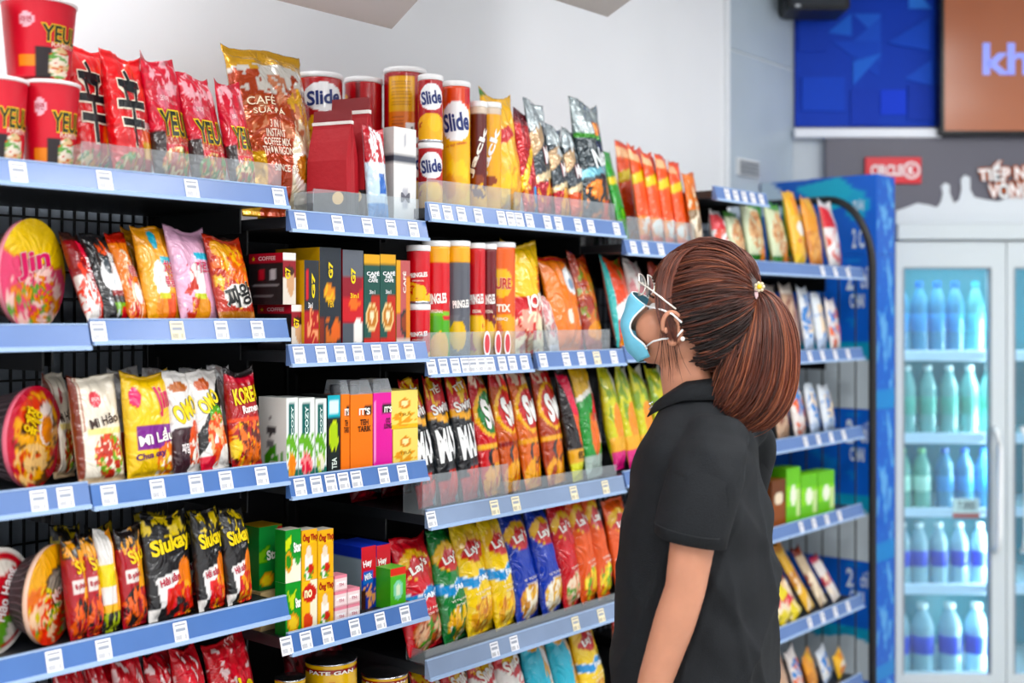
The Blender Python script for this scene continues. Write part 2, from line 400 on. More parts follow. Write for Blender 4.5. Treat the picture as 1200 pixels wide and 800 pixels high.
# tiled wall behind the end of the rack: large grey panels with joints
zj = ZY(890, 68, WALLW)
wp = struct(MB().box(s850, scor + .3, .012, .12, 0, CEIL).obj('wall_panelled', mat('joint_grey', '#dfe6ea', rough=.5), None, W(0, WALLW, 0), (0, 0, PHI)))
zs = [0, zj - 1.2, zj - .6, zj, CEIL]
for i in range(4):
    MB().box(s850 + .014, scor - .002, .004, .02, zs[i] + .004, zs[i + 1] - .004).obj('panel', m_panel, wp, bevel=.002)
X0 = cx_
XF0 = FP(1050, 0, YB).x
struct(MB().box(X0 - .3, XF0, YB + .02, YB + .14, 0, CEIL).box(XF0, 4.2, YB + .02, YB + .14, FP(0, 281, YB).z, CEIL).obj('wall_back', mat('back_wall', '#c3ccd2', rough=.5, noise=.02)))
struct(MB().box(4.1, 4.2, -3.2, 5.6, 0, CEIL).obj('wall_right', m_wall))
struct(MB().box(-4.2, 4.2, -3.2, -3.1, 0, CEIL).obj('wall_front', m_wall))
struct(MB().box(-4.2, -4.1, -3.2, 1, 0, CEIL).obj('wall_far_left', m_wall))

# ceiling lamps: flat panel luminaires
m_lamp = mat('lamp_diffuser', '#f6faff', rough=.5, emit=4)
LAMP_L = ['left middle-row', 'centre middle-row', 'right middle-row', 'shelf-side third-row', 'centre third-row', 'right third-row', 'left fridge-side', 'right fridge-side', 'left rear', 'centre rear', 'right rear']
for i, (lx, ly) in enumerate(LAMPS):
    t = empty('ceiling_lamp', (lx, ly, CEIL)); tag(t, LAMP_L[i] + ' square ceiling light panel, seen from below the aisle', 'ceiling lamp', 'ceiling light panels')
    MB().box(-.31, .31, -.31, .31, -.03, 0).obj('frame', M['white'], t)
    MB().box(-.29, .29, -.29, .29, -.034, -.0301).obj('diffuser', m_lamp, t)
    ld = bpy.data.lights.new('panel_light', 'AREA'); ld.shape = 'SQUARE'; ld.size = .58; ld.energy = LAMP_W * (.45 if ly > 2.5 else 1); ld.color = (1, .985, .96)
    link('panel_light', ld, t, (0, 0, -.04))

# boxed-in bulkheads hanging from the ceiling above the shelves
def bulkhead(px, py, zc, la, lb, dr, label):
    c = FP(px, py, zc); d = Vector((-SN, -CS, 0)) * la; e = Vector((dr[0], dr[1], 0)).normalized() * lb
    pts = [c, c + d, c + d + e, c + e]; v = [(p.x, p.y, c.z) for p in pts] + [(p.x, p.y, CEIL - .001) for p in pts]
    me = mesh_np('bulkhead', v, [(0, 1, 2, 3), (7, 6, 5, 4), (0, 4, 5, 1), (1, 5, 6, 2), (2, 6, 7, 3), (3, 7, 4, 0)], mat('bulkhead_paint', '#c9c4c2', rough=.7, noise=.02))
    tag(link('bulkhead', me), label, 'bulkhead')
bulkhead(459, 34, 2.35, .6, .5, (.305, -.952), 'warm grey hanging bulkhead corner above the red snack canisters')
bulkhead(712, 20, 2.9, .45, .5, (.25, -.97), 'grey hanging bulkhead corner above the silver chip bags')

# far wall: blue printed panel, ledge, screen, dark promotional board, red sign
def frontal_box(x0, y0, x1, y1, Y, th, name, m, parent=None, bevel=0):
    a = FP(x0, y1, Y); b = FP(x1, y0, Y)
    o = MB().box(a.x, b.x, Y, Y + th, a.z, b.z).obj(name, m, parent, bevel=bevel); return o
def frontal_shape(pts, Y, th, name, m, parent=None, col=None):
    q = [FP(x, y, Y) for x, y in pts]
    return MB().prism([(p.x, p.z) for p in q], Y, Y + th).obj(name, m, parent, col=col)
def frontal_text(t, x0, y0, x1, y1, Y, col, parent, bold=.012, out=None, rot=0, name='lettering', m=None, shear=0, ow=.05):
    a = FP(x0, y1, Y); b = FP(x1, y0, Y); w_, h_ = b.x - a.x, b.z - a.z
    le = lettering([T(t, .5, .5, 1, 1, col, out, rot, bold, shear, ow)], lambda u, v, o_: np.stack([a.x + u * w_, 0 * u + Y - o_, a.z + v * h_], 1), h_ / w_)
    if m: le.materials.clear(); le.materials.append(m)
    return link(name, le, parent)
YP = YB
bp = frontal_box(932, -120, 1104, 148, YP, .018, 'wall_graphic', mat('graphic_blue', '#083cb8', rough=.55, spec=.2)); tag(bp, 'royal blue wall graphic of triangles and squares beside the screen', 'wall graphic')
rnd = random.Random(4)
for i, (pts, c) in enumerate([([(970, 38), (998, 15), (998, 42)], '#1a63d8'), ([(1000, 16), (1032, 16), (1032, 48)], '#1c5fd6'), ([(1000, 48), (1032, 74), (1032, 20)], '#1550cc'),
        ([(975, 48), (1030, 48), (1030, 90)], '#0d46c4'), ([(1000, 72), (1034, 62), (1000, 100)], '#1d66da'), ([(1065, -20), (1092, 10), (1065, 10)], '#2a78e2'), ([(1060, 92), (1092, 70), (1092, 100)], '#1450cc'),
        ([(1032, 105), (1062, 105), (1062, 134), (1032, 134)], '#0c3ed8'), ([(997, 105), (1030, 105), (1030, 146), (997, 146)], '#0838b4'), ([(1064, 100), (1098, 100), (1098, 140), (1064, 140)], '#0836ae'),
        ([(936, 20), (968, 20), (968, 60), (936, 60)], '#0a3cb8'), ([(940, 90), (990, 90), (990, 130), (940, 130)], '#0a44c6'), ([(1040, 50), (1090, 20), (1090, 60)], '#0e4ac8')]):
    frontal_shape(pts, YP - .0012 - .0006 * i, .001 + .0006 * i, 'facet', mat_cache(c, .55, spec=.2), bp)
lg = frontal_box(931, 150, 1104, 161, YP - .03, .05, 'ledge', mat('ledge_white', '#e8ecf4', rough=.3), bevel=.004); tag(lg, 'white ledge under the blue wall graphic', 'ledge')
# screen
sc_ = empty('television', FP(1150, 157, YP - .06)); tag(sc_, 'wall screen with black bezel showing orange brown image and pale lettering', 'screen'); 
def inv(o, p): o.parent = p; o.matrix_parent_inverse = Matrix.Translation(-p.location) @ Matrix.Identity(4); return o
def inv2(o, p):
    o.parent = p; o.matrix_parent_inverse = p.matrix_basis.inverted(); return o
inv2(frontal_box(1102, -60, 1300, 158, YP - .07, .06, 'bezel', mat('bezel_black', '#0c0d10', rough=.25), bevel=.006), sc_)
m_scr = bpy.data.materials.new('screen_image'); m_scr.use_nodes = True; nt = m_scr.node_tree; b_ = nt.nodes['Principled BSDF']
gn = nt.nodes.new('ShaderNodeTexNoise'); gn.inputs['Scale'].default_value = 2.2; tcn = nt.nodes.new('ShaderNodeTexCoord'); nt.links.new(tcn.outputs['Object'], gn.inputs['Vector'])
cr_ = nt.nodes.new('ShaderNodeValToRGB'); cr_.color_ramp.elements[0].color = L4('#94502e'); cr_.color_ramp.elements[1].color = L4('#a0654a'); nt.links.new(gn.outputs['Fac'], cr_.inputs[0])
nt.links.new(cr_.outputs[0], b_.inputs['Base Color']); nt.links.new(cr_.outputs[0], b_.inputs['Emission Color']); b_.inputs['Emission Strength'].default_value = .3; b_.inputs['Roughness'].default_value = .2
inv2(frontal_box(1107, -55, 1295, 153, YP - .072, .004, 'picture', m_scr), sc_)
inv2(frontal_text('kh', 1151, 50, 1207, 88, YP - .073, '#c9d0ff', None, .03, m=mat('screen_letter', '#8f9cf0', emit=.35)), sc_)
# dark board with milk splash
bd = empty('promo_board', FP(1085, 275, YP - .02)); tag(bd, 'dark grey promotional board with white milk splash above the fridge', 'sign')
inv2(frontal_box(968, 160, 1300, 250, YP - .02, .03, 'board', mat('board_grey', '#5b5a66', rough=.4)), bd)
spl = [(1050, 290), (1050, 247), (1062, 243), (1075, 238), (1088, 240), (1098, 243), (1103, 236), (1105, 226), (1103, 218), (1108, 214), (1113, 217), (1113, 226), (1118, 238), (1124, 234), (1127, 222), (1126, 210), (1131, 205), (1137, 208), (1137, 222), (1142, 231), (1156, 234), (1170, 236), (1184, 230), (1200, 226), (1230, 234), (1260, 222), (1300, 236), (1300, 290)]
inv2(frontal_shape(spl, YP - .026, .006, 'milk_splash', mat('milk_white', '#d5dce2', rough=.5)), bd)
inv2(frontal_text('TIẾP N', 1146, 188, 1202, 212, YP - .03, '#ffffff', None, .03, out='#c0622f', rot=4, ow=.12), bd)
inv2(frontal_text('VÒNG', 1158, 210, 1208, 232, YP - .03, '#ffffff', None, .03, out='#c0622f', rot=4, ow=.12), bd)
rs_ = empty('shop_sign', FP(1047, 214, YP - .035)); tag(rs_, 'small red rectangular sign with white lettering on the dark board', 'sign')
inv2(frontal_box(1014, 184, 1080, 215, YP - .034, .013, 'panel', mat('sign_red', '#d8202f', rough=.3), bevel=.003), rs_)
inv2(frontal_text('CIRCLE', 1020, 193, 1058, 206, YP - .036, '#fff2f2', None, .04), rs_)
ck = FP(1068, 199.5, YP - .036)
tr = MB().tube([(ck.x + .029 * math.cos(a), YP - .036, ck.z + .029 * math.sin(a)) for a in np.linspace(0, 6.283, 25)[:-1]], .0045, 6, True).obj('ring', mat_cache('#fff2f2', .4)); inv2(tr, rs_)
inv2(frontal_text('K', 1064, 194, 1072.5, 205, YP - .036, '#fff2f2', None, .04), rs_)
# black speaker box high on the wall
sp_ = empty('wall_speaker', FP(958, 12, YP - .12)); tag(sp_, 'black box speaker fixed high at the wall corner', 'speaker')
inv2(frontal_box(921, -30, 997, 11, YP - .2, .17, 'cabinet', M['black'], bevel=.01), sp_)
inv2(frontal_box(927, -24, 991, 5, YP - .206, .006, 'grille', mat('speaker_grille', '#2a3038', rough=.6, bump=.3, bscale=400)), sp_)
inv2(frontal_box(950, -25, 970, -5, YP - .03, .03, 'bracket', M['chrome']), sp_)
inv2(frontal_box(932, 5, 938, 8, YP - .21, .004, 'badge', M['chrome']), sp_)
# small vent on the tiled wall
vt = empty('wall_vent', W(S(876, WALLW), WALLW, ZY(876, 197, WALLW)), PHI); tag(vt, 'grey louvred wall vent above the snack rack', 'vent')
MB().box(-.075, .075, -.006, .004, -.03, .03).obj('frame', M['white'], vt)
for i in range(4): MB().box(-.066, .066, -.012, -.006, -.024 + i * .013, -.017 + i * .013).obj('slat', mat_cache('#6a7580', .4), vt)
# ------------------------------------------------------------------ shelving
mean = lambda *a: sum(a) / len(a)
A2, A3 = ZY(50, 381), ZY(50, 571)
B1, B2, B3, B4 = mean(ZY(0, 184), ZY(334, 223)), mean(ZY(98, 371), ZY(332, 378)), mean(ZY(110, 569), ZY(333, 540.5)), mean(ZY(0, 775), ZY(323, 698))
C1, C2, C3, C4 = mean(ZY(337, 248), ZY(500, 260)), mean(ZY(336, 405), ZY(491, 401)), mean(ZY(333, 563), ZY(496, 537)), mean(ZY(322, 751), ZY(488, 699))
D1, D2, D3, D4 = mean(ZY(500, 239), ZY(726, 260)), mean(ZY(495, 424), ZY(727, 407.5)), mean(ZY(495, 604), ZY(741, 551)), mean(ZY(495, 785), ZY(721, 697))
E1 = ZY(729, 281); E2, E3, E4 = D2 + .01, D3 + .01, D4 + .01
F0, F1, F2, F3, F4, F5 = ZY(870, 224), ZY(985, 313), ZY(960, 410), ZY(955, 508), ZY(950, 606), ZY(960, 716)
B5, C5, D5, E5, F6 = B4 - .27, C4 - .25, D4 - .27, D4 - .26, F5 - .26
SA0, SAB, SBC, SCD, SDE, SEF, SEND = S(-160), S(102), S(334), S(497), S(728), S(834), S(1008)
FLOORGAP = .010                      # product floor lies this far below the top of the rail
def fl(z): return z - FLOORGAP

def tag_mesh(yellow=False):
    u, v = np.meshgrid(np.linspace(0, 1, 27), np.linspace(0, 1, 25)); u = u.ravel(); v = v.ravel(); rs = np.random.RandomState(3)
    sh = [R(.1, .80, .9, .88, '#8a8f9a'), R(.15, .52, .85, .70, '#9aa0ac')] + [R(.1 + .08 * i, .12, .1 + .08 * i + .03, .36, '#6c7078') for i in range(10)]
    c = paint(u, v, '#f0e6c8' if yellow else '#f1f1f6', sh)
    V = np.stack([(u - .5) * .026, -.0078 - .0085 * (1 - v), (v - 1) * .031 - .002], 1)
    return mesh_np('price_tag', V, grid_faces(26, 24), M['tag'], c)
TAGM, TAGY = tag_mesh(), tag_mesh(True)
def gondola(label, s0, s1, ztop, shelves, depth=.40, back='solid', feet=True):
    g = empty('shelf_unit', W(s0, 0, 0), PHI); tag(g, label, 'shelving'); L = s1 - s0
    for x in (.012, L - .012): MB().box(x - .012, x + .012, depth + .002, depth + .032, 0, ztop).obj('upright', M['black'], g, bevel=.002)
    MB().box(.025, L - .025, depth + .012, depth + .02, .08, ztop - .02).obj('back_panel', M['black'] if back == 'solid' else mat_cache('#8d97a3', .5), g)  # behind wire grids the panel is added, pale in place of the lit wall
    if back == 'grid':
        wgr = MB()
        for i in range(int(L / .025)): wgr.box(.03 + i * .025, .034 + i * .025, depth + .004, depth + .008, .1, ztop - .03)
        for j in range(int((ztop - .1) / .05)): wgr.box(.03, L - .03, depth + .003, depth + .007, .1 + j * .05, .104 + j * .05)
        wgr.obj('wire_grid', M['black'], g)
    MB().box(.0, L, .01, depth, 0, .09).obj('plinth', M['dark'], g)
    for sh in shelves:
        z, a, b = sh['z'], sh.get('a', s0) - s0, sh.get('b', s1) - s0; a += .002; b -= .002
        p = MB().box(a, b, .0, depth, z - .030, z - FLOORGAP).obj('shelf', M['dark'], g)
        for x in (a + .004, b - .008): MB().prism([(x, z - .03), (x + .004, z - .03), (x + .004, z - .075), (x, z - .075)], .12, depth).obj('bracket', M['black'], p)
        MB().prof([(0, z), (-.006, z), (-.015, z - .032), (-.015, z - .036), (0, z - .036)], a, b).obj('price_rail', sh.get('m', M['rail']), p)
        MB().prof([(-.0148, z - .0315), (-.019, z - .0325), (-.019, z - .0385), (-.010, z - .0385), (-.010, z - .0361), (-.0148, z - .0361)], a, b).obj('rail_rim', M['rail_rim'], p)
        MB().prof([(-.0001, z - .0005), (-.0065, z + .0005), (-.0065, z + .0025), (-.0001, z + .0025)], a, b).obj('rail_rim', M['rail_rim'], p)
        for i, px in enumerate(sh.get('tags', [])):
            link('price_tag', TAGY if px < 0 else TAGM, p, (S(abs(px)) - s0, 0, z))
        for (ga, gb, gh) in sh.get('guards', []):
            ga, gb = S(ga) - s0, S(gb) - s0
            q = MB().prof([(.003, z - .009), (.0055, z - .009), (.0055, z + gh), (.003, z + gh)], ga, gb).box(ga, ga + .0025, .0056, .06, z - .009, z + gh * .9).obj('guard', M['acryl'], p)
            tag(q, 'clear acrylic guard')
    return g
rail2 = mat('deep_blue_rail', '#456aa6', rough=.22, noise=.08, nscale=9)
rail3 = mat('grey_blue_rail', '#7b8eac', rough=.2, noise=.08, nscale=9)
gondola('nearest black shelf unit with noodle cups and bowls at the left edge', SA0, SBC, B1 + .02, [
    dict(z=B1, tags=[-1e-9 + 17, 118, 220, 322], guards=[(97, 331, .042)]), dict(z=A2, b=SAB), dict(z=B2, a=SAB, tags=[111, -203, 255, 297], m=rail2),
    dict(z=A3, b=SAB, tags=[41, 72]), dict(z=B3, a=SAB, tags=[123, 180, 225, 260, 302], m=rail2), dict(z=B4, tags=[59, 117, 207], m=rail2), dict(z=B5, tags=[100, 200, 280])], back='grid')
gondola('narrow black shelf unit with coffee boxes and tea boxes', SBC, SCD, C1 + .02, [
    dict(z=C1, tags=[348, 391, 426, 454, 480], guards=[(369, 492, .046)]), dict(z=C2, tags=[346, 372, 394, 415, 437, 457, 475]),
    dict(z=C3, tags=[347, 366, 383, 398, 413, 445, 467], m=rail2), dict(z=C4, tags=[331, 354, 379, 411, 441, 470], m=rail2), dict(z=C5, tags=[350, 400, 450])])
gondola('black shelf unit filled with potato chip bags in front of the woman', SCD, SDE, D1 + .02, [
    dict(z=D1, tags=[505, 520, 536, 556, 583, 594, 604, 616, 637, 650, 673, 688, 718], guards=[(502, 600, .05), (604, 722, .045)]),
    dict(z=D2, b=S(620), tags=[501, 515, 529, 541, 550, 560, 570, 584, 596, 610], guards=[(498, 617, .052)]),
    dict(z=D2 + .003, a=S(624), tags=[632, 659, 677, -695, 715], guards=[(627, 716, .05)]),
    dict(z=D3, tags=[501, -575, -600, -668, -705], guards=[(497, 597, .07), (603, 724, .03)], m=rail3), dict(z=D4, tags=[575, 598, -670, -700], guards=[(500, 724, .02)], m=rail3), dict(z=D5, tags=[520, 600, 700])])
gondola('black shelf unit with orange snack bags, mostly hidden behind the woman', SDE, SEF, E1 + .02, [
    dict(z=E1, tags=[738, 752, 770, 800], guards=[(736, 816, .06)]), dict(z=E2, tags=[745, 780]), dict(z=E3, tags=[745, 770]), dict(z=E4, tags=[745, 780]), dict(z=E5)])
gf = gondola('black wire rack with nut and snack packs to the right of the ponytail', SEF, SEND, F0 + .02, [
    dict(z=F0, tags=[848, 858, 868, 878, 888], b=S(896)), dict(z=F1, tags=[880, 960, 975, 990]), dict(z=F2, tags=[900, 945, 960, 975, 990]), dict(z=F3, tags=[940, 955, 970, 985]),
    dict(z=F4, tags=[935, 950, 965, 980]), dict(z=F5, tags=[945, 960, 975, 990]), dict(z=F6)], back='grid')
# curved tube side frame and wires at the open end of the rack
L_ = SEND - SEF; zt_ = ZY(1020, 300); zq = ZY(985, 236, .12)
pts = [(L_ + .03, -.03, .02), (L_ + .03, -.03, .6), (L_ + .03, -.03, zt_ - .05)] + [(L_ + .03, -.03 + .16 * (1 - math.cos(a)), zt_ - .05 + (zq - zt_ + .05) * math.sin(a)) for a in np.linspace(.1, math.pi / 2, 10)] + [(L_ + .03, .36, zq)]
MB().tube(pts, .013, 10).obj('side_frame', M['black'], gf, smooth=True)
for i in range(6):
    y = .03 + i * .06; MB().tube([(L_ + .03, y, .1), (L_ + .03, y, zt_ - .08 + (.0 if i == 0 else .05))], .003, 6).obj('side_wire', M['black'], gf)

# ------------------------------------------------------------------ stack of printed drink cartons behind the end of the rack
def carton_spec(top):
    sh = [R(0, 0, 1, .44, '#d3dee6'), P([(0, .44), (1, .44), (1, .30), (.8, .36), (.5, .30), (.25, .40), (0, .36)], '#2aa0c8'), N(.5, .72, .6, .3, 7, .72, '#2f86dd')]
    if top: sh = [R(0, .55, .45, 1, '#c9dcec'), P([(.1, 1), (.55, .3), (.75, 1)], '#1b62c8'), P([(.3, .9), (.6, .55), (.9, .7), (.7, 1)], '#32b4d6'), E(.84, .62, .09, .2, '#2ea9d4')]
    return sh
ys_ = [203, 297, 480, 660, 800, 858]; c0, c1 = S(1029), S(1050)
for i in range(5):
    z1, z0 = ZY(1029, ys_[i]), max(ZY(1029, ys_[i + 1]), .002)
    sh = carton_spec(i == 0); blue = '#1c66d6'
    me, df = box_mesh(c1 - c0, .44, z1 - z0 - .001, dict(left=(blue, sh), front=('#1860c8', [N(.5, .5, .5, .5, 6, .62, '#7fb2e6')] + ([R(0, 0, 1, .12, '#3a8ad0')] if i else []))), blue, 26)
    o = link('drink_carton', me); place(o, (c0 + c1) / 2, .225, z0)
    tag(o, ['blue carton with pale header band on top of the carton stack', 'second carton from the top of the blue drink stack', 'third carton from the top of the blue drink stack', 'fourth carton from the top of the blue drink stack', 'lowest carton of the blue drink stack'][i], 'carton', 'stacked blue drink cartons')
    tx = [T('2', .78, .85, .06, .16, '#e6f1ff', None, 0, .03), T('CHAI', .84, .70, .12, .09, '#e6f1ff', None, 0, .03), T('chỉ', .90, .85, .06, .14, '#e6f1ff', None, 0, .02)] if i else [T('TƯƠI', .85, .62, .09, .16, '#e6f1ff', None, 0, .03), T('2 C', .85, .2, .1, .25, '#e6f1ff', None, 0, .03)]
    hh = z1 - z0; letters(tx, lambda u, v, o_: df['left'](u, v) + np.array((-1, 0, 0)) * o_ * .6, hh / .44, o)

# ------------------------------------------------------------------ glass-door drinks fridge
YF = 4.50
fr_ = empty('drinks_fridge', FP(1120, 815, YF)); fr_.location.z = 0
tag(fr_, 'white glass-door drinks fridge with lit shelves of bottled water', 'fridge')
m_fw = mat('fridge_white', '#cdd6da', rough=.35); m_in = mat('fridge_inside', '#2a8496', rough=.4); m_led = mat('led_strip', '#f4fdff', emit=12)
fx = lambda x: FP(x, 0, YF).x
fz = lambda y: FP(0, y, YF).z
def fbox(name, x0, x1, y0, y1, z0, z1, m, bevel=0, p=None): return inv2(MB().box(x0, x1, y0, y1, z0, z1).obj(name, m, None, bevel=bevel), fr_)
XL, XR = fx(1050), fx(1310); ZT = fz(281)
fbox('back', XL, XR, 5.02, 5.06, 0, ZT, m_in); fbox('side', XL, XL + .02, YF + .05, 5.02, 0, ZT, m_in); fbox('side', XR - .02, XR, YF + .05, 5.02, 0, ZT, m_in)
fbox('top', XL, XR, YF + .05, 5.02, ZT - .05, ZT, m_fw); fbox('base', XL, XR, YF + .02, 5.02, 0, .04, m_fw)
fbox('header', XL, XR, YF - .02, YF + .05, fz(281), fz(262), m_fw, .004)
SHY = [(410, 424), (508, 522), (597, 609), (687, 701)]
for (ya, yb) in SHY:
    z1, z0 = fz(ya + 1), fz(yb)
    fbox('fridge_shelf', XL + .021, XR - .021, YF + .075, 5.0, z1 - .022, z1 - .012, mat_cache('#cfe6ee', .3)); fbox('shelf_rail', XL + .021, XR - .021, YF + .055, YF + .075, z0 + .002, z1, mat_cache('#dce6fb', .3), .003)
def door(x0, x1, hx, nm):
    d = empty(nm, (0, 0, 0)); inv2(d, fr_)
    b = MB(); a0, a1 = fx(x0), fx(x1); zt, zb = fz(283), .03; il, ir, it, ib = fx(x0 + 9), fx(x1 - 19), fz(314), .07
    b.box(a0, il, YF, YF + .045, zb, zt); b.box(ir, a1 - .004, YF, YF + .045, zb, zt); b.box(il, ir, YF, YF + .045, it, zt); b.box(il, ir, YF, YF + .045, zb, ib)
    b.obj('door_frame', m_fw, d, bevel=0)
    MB().box(il - .004, il + .003, YF - .001, YF + .03, ib, it).box(ir - .003, ir + .004, YF - .001, YF + .03, ib, it).box(il, ir, YF - .001, YF + .03, it - .003, it + .004).obj('gasket', mat_cache('#8b949b', .5), d)
    MB().box(il, ir, YF + .018, YF + .024, ib, it).obj('glass_pane', M['glass'], d)
    hz0, hz1 = fz(642), fz(505)
    MB().tube([(fx(hx), YF, hz1 + .01), (fx(hx), YF - .03, hz1), (fx(hx), YF - .042, hz1 - .06), (fx(hx), YF - .046, (hz0 + hz1) / 2), (fx(hx), YF - .042, hz0 + .06), (fx(hx), YF - .03, hz0), (fx(hx), YF, hz0 - .01)], .012, 10).obj('handle', mat_cache('#eef2f3', .3), d, smooth=True)
    return d
door(1050, 1180, 1166, 'door'); door(1180, 1310, 1198, 'door')
for x in (1170, 1186):
    xx = fx(x); b = MB(); 
    for i in range(60): b.box(xx - .004, xx + .004, YF + .052, YF + .054, .08 + i * .022, .089 + i * .022)
    inv2(b.obj('led_strip', m_led), fr_)
for x, nm in ((1115, 'a'), (1245, 'b')):
    ld = bpy.data.lights.new('fridge_light', 'AREA'); ld.shape = 'RECTANGLE'; ld.size = .34; ld.size_y = .05; ld.energy = 1.8; ld.color = (.86, .97, 1)
    lo = link('fridge_light', ld, None, (fx(x), YF + .09, ZT - .06)); lo.rotation_euler = (math.radians(25), 0, 0); inv2(lo, fr_)
for x in (1178,):
    for i in range(4):
        ld = bpy.data.lights.new('fridge_light', 'AREA'); ld.shape = 'RECTANGLE'; ld.size = .02; ld.size_y = .28; ld.energy = 2.4; ld.color = (.86, .97, 1)
        lo = link('fridge_light', ld, None, (fx(x), YF + .06, .2 + .36 * i)); lo.rotation_euler = (math.pi / 2, 0, math.radians(40)); inv2(lo, fr_)
# price card on the third shelf
pc = empty('price_card', FP(1134, 606, YF + .054)); tag(pc, 'white price card with red strip clipped to the fridge shelf', 'price card')
inv2(frontal_box(1117, 584, 1148, 601, YF + .046, .004, 'card', mat_cache('#f2eee8', .5)), pc); inv2(frontal_box(1117, 601, 1148, 607, YF + .045, .005, 'strip', mat_cache('#c23a34', .4)), pc)
inv2(frontal_text('7.000', 1122, 587, 1143, 597, YF + .0455, '#4a4a52', None, .02), pc)
m_pet = {}
def pet(c):
    if c not in m_pet: m_pet[c] = clear_mat('pet_' + c.strip('#'), c, .55, .08, c)
    return m_pet[c]
def bottle(px, yt, yb, kind, label, dia=None):
    Yc = YF + .12; z0 = {1: fz(411) - .011, 2: fz(509) - .011, 3: fz(598) - .011, 4: fz(688) - .011, 5: .041}[yb]
    h = FP(px, yt, Yc).z - z0; r = dia or .034; c_b, c_c, c_l = kind
    t = empty('water_bottle', (FP(px, 0, Yc).x, Yc, z0)); tag(t, label, 'bottle', 'bottles in the drinks fridge')
    pr = [(r * .8, 0), (r, .008)]
    for i in range(9): q = i / 8; pr.append((r * (1 - .05 * (i % 2)), .01 + q * h * .62))
    pr += [(r * .93, h * .70), (r * .72, h * .80), (r * .42, h * .89), (r * .36, h * .91), (r * .36, h * .94)]
    MB().lathe(pr, 18).obj('body', pet(c_b), t, smooth=True)
    MB().lathe([(r * .42, h * .925), (r * .44, h * .93), (r * .44, h * .995), (r * .38, h)], 14).obj('cap', mat_cache(c_c, .35), t)
    MB().lathe([(r * 1.01, h * .30), (r * 1.015, h * .301), (r * 1.015, h * .55), (r * 1.01, h * .551)], 18).obj('label_band', mat_cache(c_l, .3), t, smooth=True)
kb, kc, kg, kw = ('#5fb4dc', '#1f6fd0', '#3a96d8'), ('#a0dcdc', '#e4f0f2', '#58b0a0'), ('#8fd8c8', '#8fd89a', '#bfe8d6'), ('#b8dcea', '#eef4f6', '#0c38c0')
od = ['leftmost', 'second', 'third', 'fourth', 'rightmost', 'sixth']
for row, yt, xs, ks, dia in ((1, 330, (1055, 1077, 1098, 1119, 1143), (kb, kb, kb, kb, ('#7fd6dc', '#3fb0c4', '#58c4cc')), .033), (2, 428, (1063, 1087, 1112, 1136, 1159), (kc,) * 5, .034), (3, 525, (1057, 1080, 1107, 1130, 1153), (kg, kg, kb, kb, kb), .034),
                             (4, 612, (1057, 1077, 1100, 1124, 1148), (kw,) * 5, .034), (5, 706, (1053, 1081, 1113, 1144), (kw,) * 4, .045)):
    for i, x in enumerate(xs):
        nm = {1: 'blue water bottle on the top fridge shelf', 2: 'clear bottle with pale green band on the second fridge shelf', 3: 'teal bottle on the middle fridge shelf', 4: 'white-capped blue-label bottle on the fourth fridge shelf', 5: 'large white-capped blue-label bottle at the fridge bottom'}[row]
        bottle(x, yt, row, ks[i], f'{od[i] if i < len(xs) - 1 else "rightmost"} {nm}', dia)
# ------------------------------------------------------------------ kinds of packages
def Kd(name, cat, base, sh=(), tx=(), **kw): return dict(name=name, cat=cat, base=base, sh=list(sh), tx=list(tx), **kw)
NOOD = ['#c8571e', '#f0b050', '#a8281a', '#f6e0b0', '#4f8a2c']
CHIP = ['#e8a21e', '#f6c650', '#c9761a', '#fbe08a']
RED, DRED, YEL, WHT, BLK = '#d5121f', '#8c0f18', '#f8cf12', '#f3f0ec', '#141414'
seal = [R(0, 0, 1, .03, '#b9bcc2'), R(0, .97, 1, 1, '#c9ccd2')]

shin = Kd('noodle_pack', 'noodle pack', '#d8141c', [R(.5, .0, 1, .34, '#b3121a'), N(.75, .8, .35, .2, 6, .62, '#ee5348'), E(.82, .3, .25, .12, '#e8551c'), R(.62, .17, .98, .30, '#e0a21c')] + food(.35, .1, .34, .10, NOOD),
          [T('辛', .42, .56, .62, .62, '#12161a', '#f4ead8', 0, .01, ow=.03), T('매운맛', .84, .42, .3, .08, '#d8c8c8', None, 0, .01)], noodle=True)
yeul = Kd('noodle_pack', 'noodle pack', '#cf1030', [N(.5, .85, .5, .16, 8, .55, '#f2b8c0'), E(.3, .66, .16, .09, '#e88a98'), R(.0, .0, .18, .40, '#2a1a1a'), R(.2, .30, .98, .36, '#efb9ac')] + food(.55, .14, .45, .14, NOOD),  # pale pink blotches near the top are sheen painted into the colour
          [T('YEUL', .55, .46, .85, .2, '#1a2412', '#f2d21a', 0, .02, ow=.07), T('RAMEN', .58, .33, .7, .06, '#c03020', None), T('오뚜기', .3, .66, .22, .05, '#fff0f0', None)], noodle=True)
cup_k = Kd('noodle_cup', 'noodle cup', '#d5122c', [R(.44, .0, .52, .40, '#20161a'), R(.36, .14, .44, .28, '#f08a20'), E(.40, .74, .035, .1, '#f0c8d2')] + food(.57, .2, .07, .22, ['#e9c9a0', '#d8452a', '#6fa45a', '#f6e8d8'], 14),
           [T('YEUL', .57, .58, .2, .22, '#1d2a12', '#f0c21a', 0, .02, ow=.07), T('RAMEN', .58, .44, .13, .06, '#f4d8c8', None), T('라면', .4, .74, .05, .08, '#c02040', None)], m='carton')
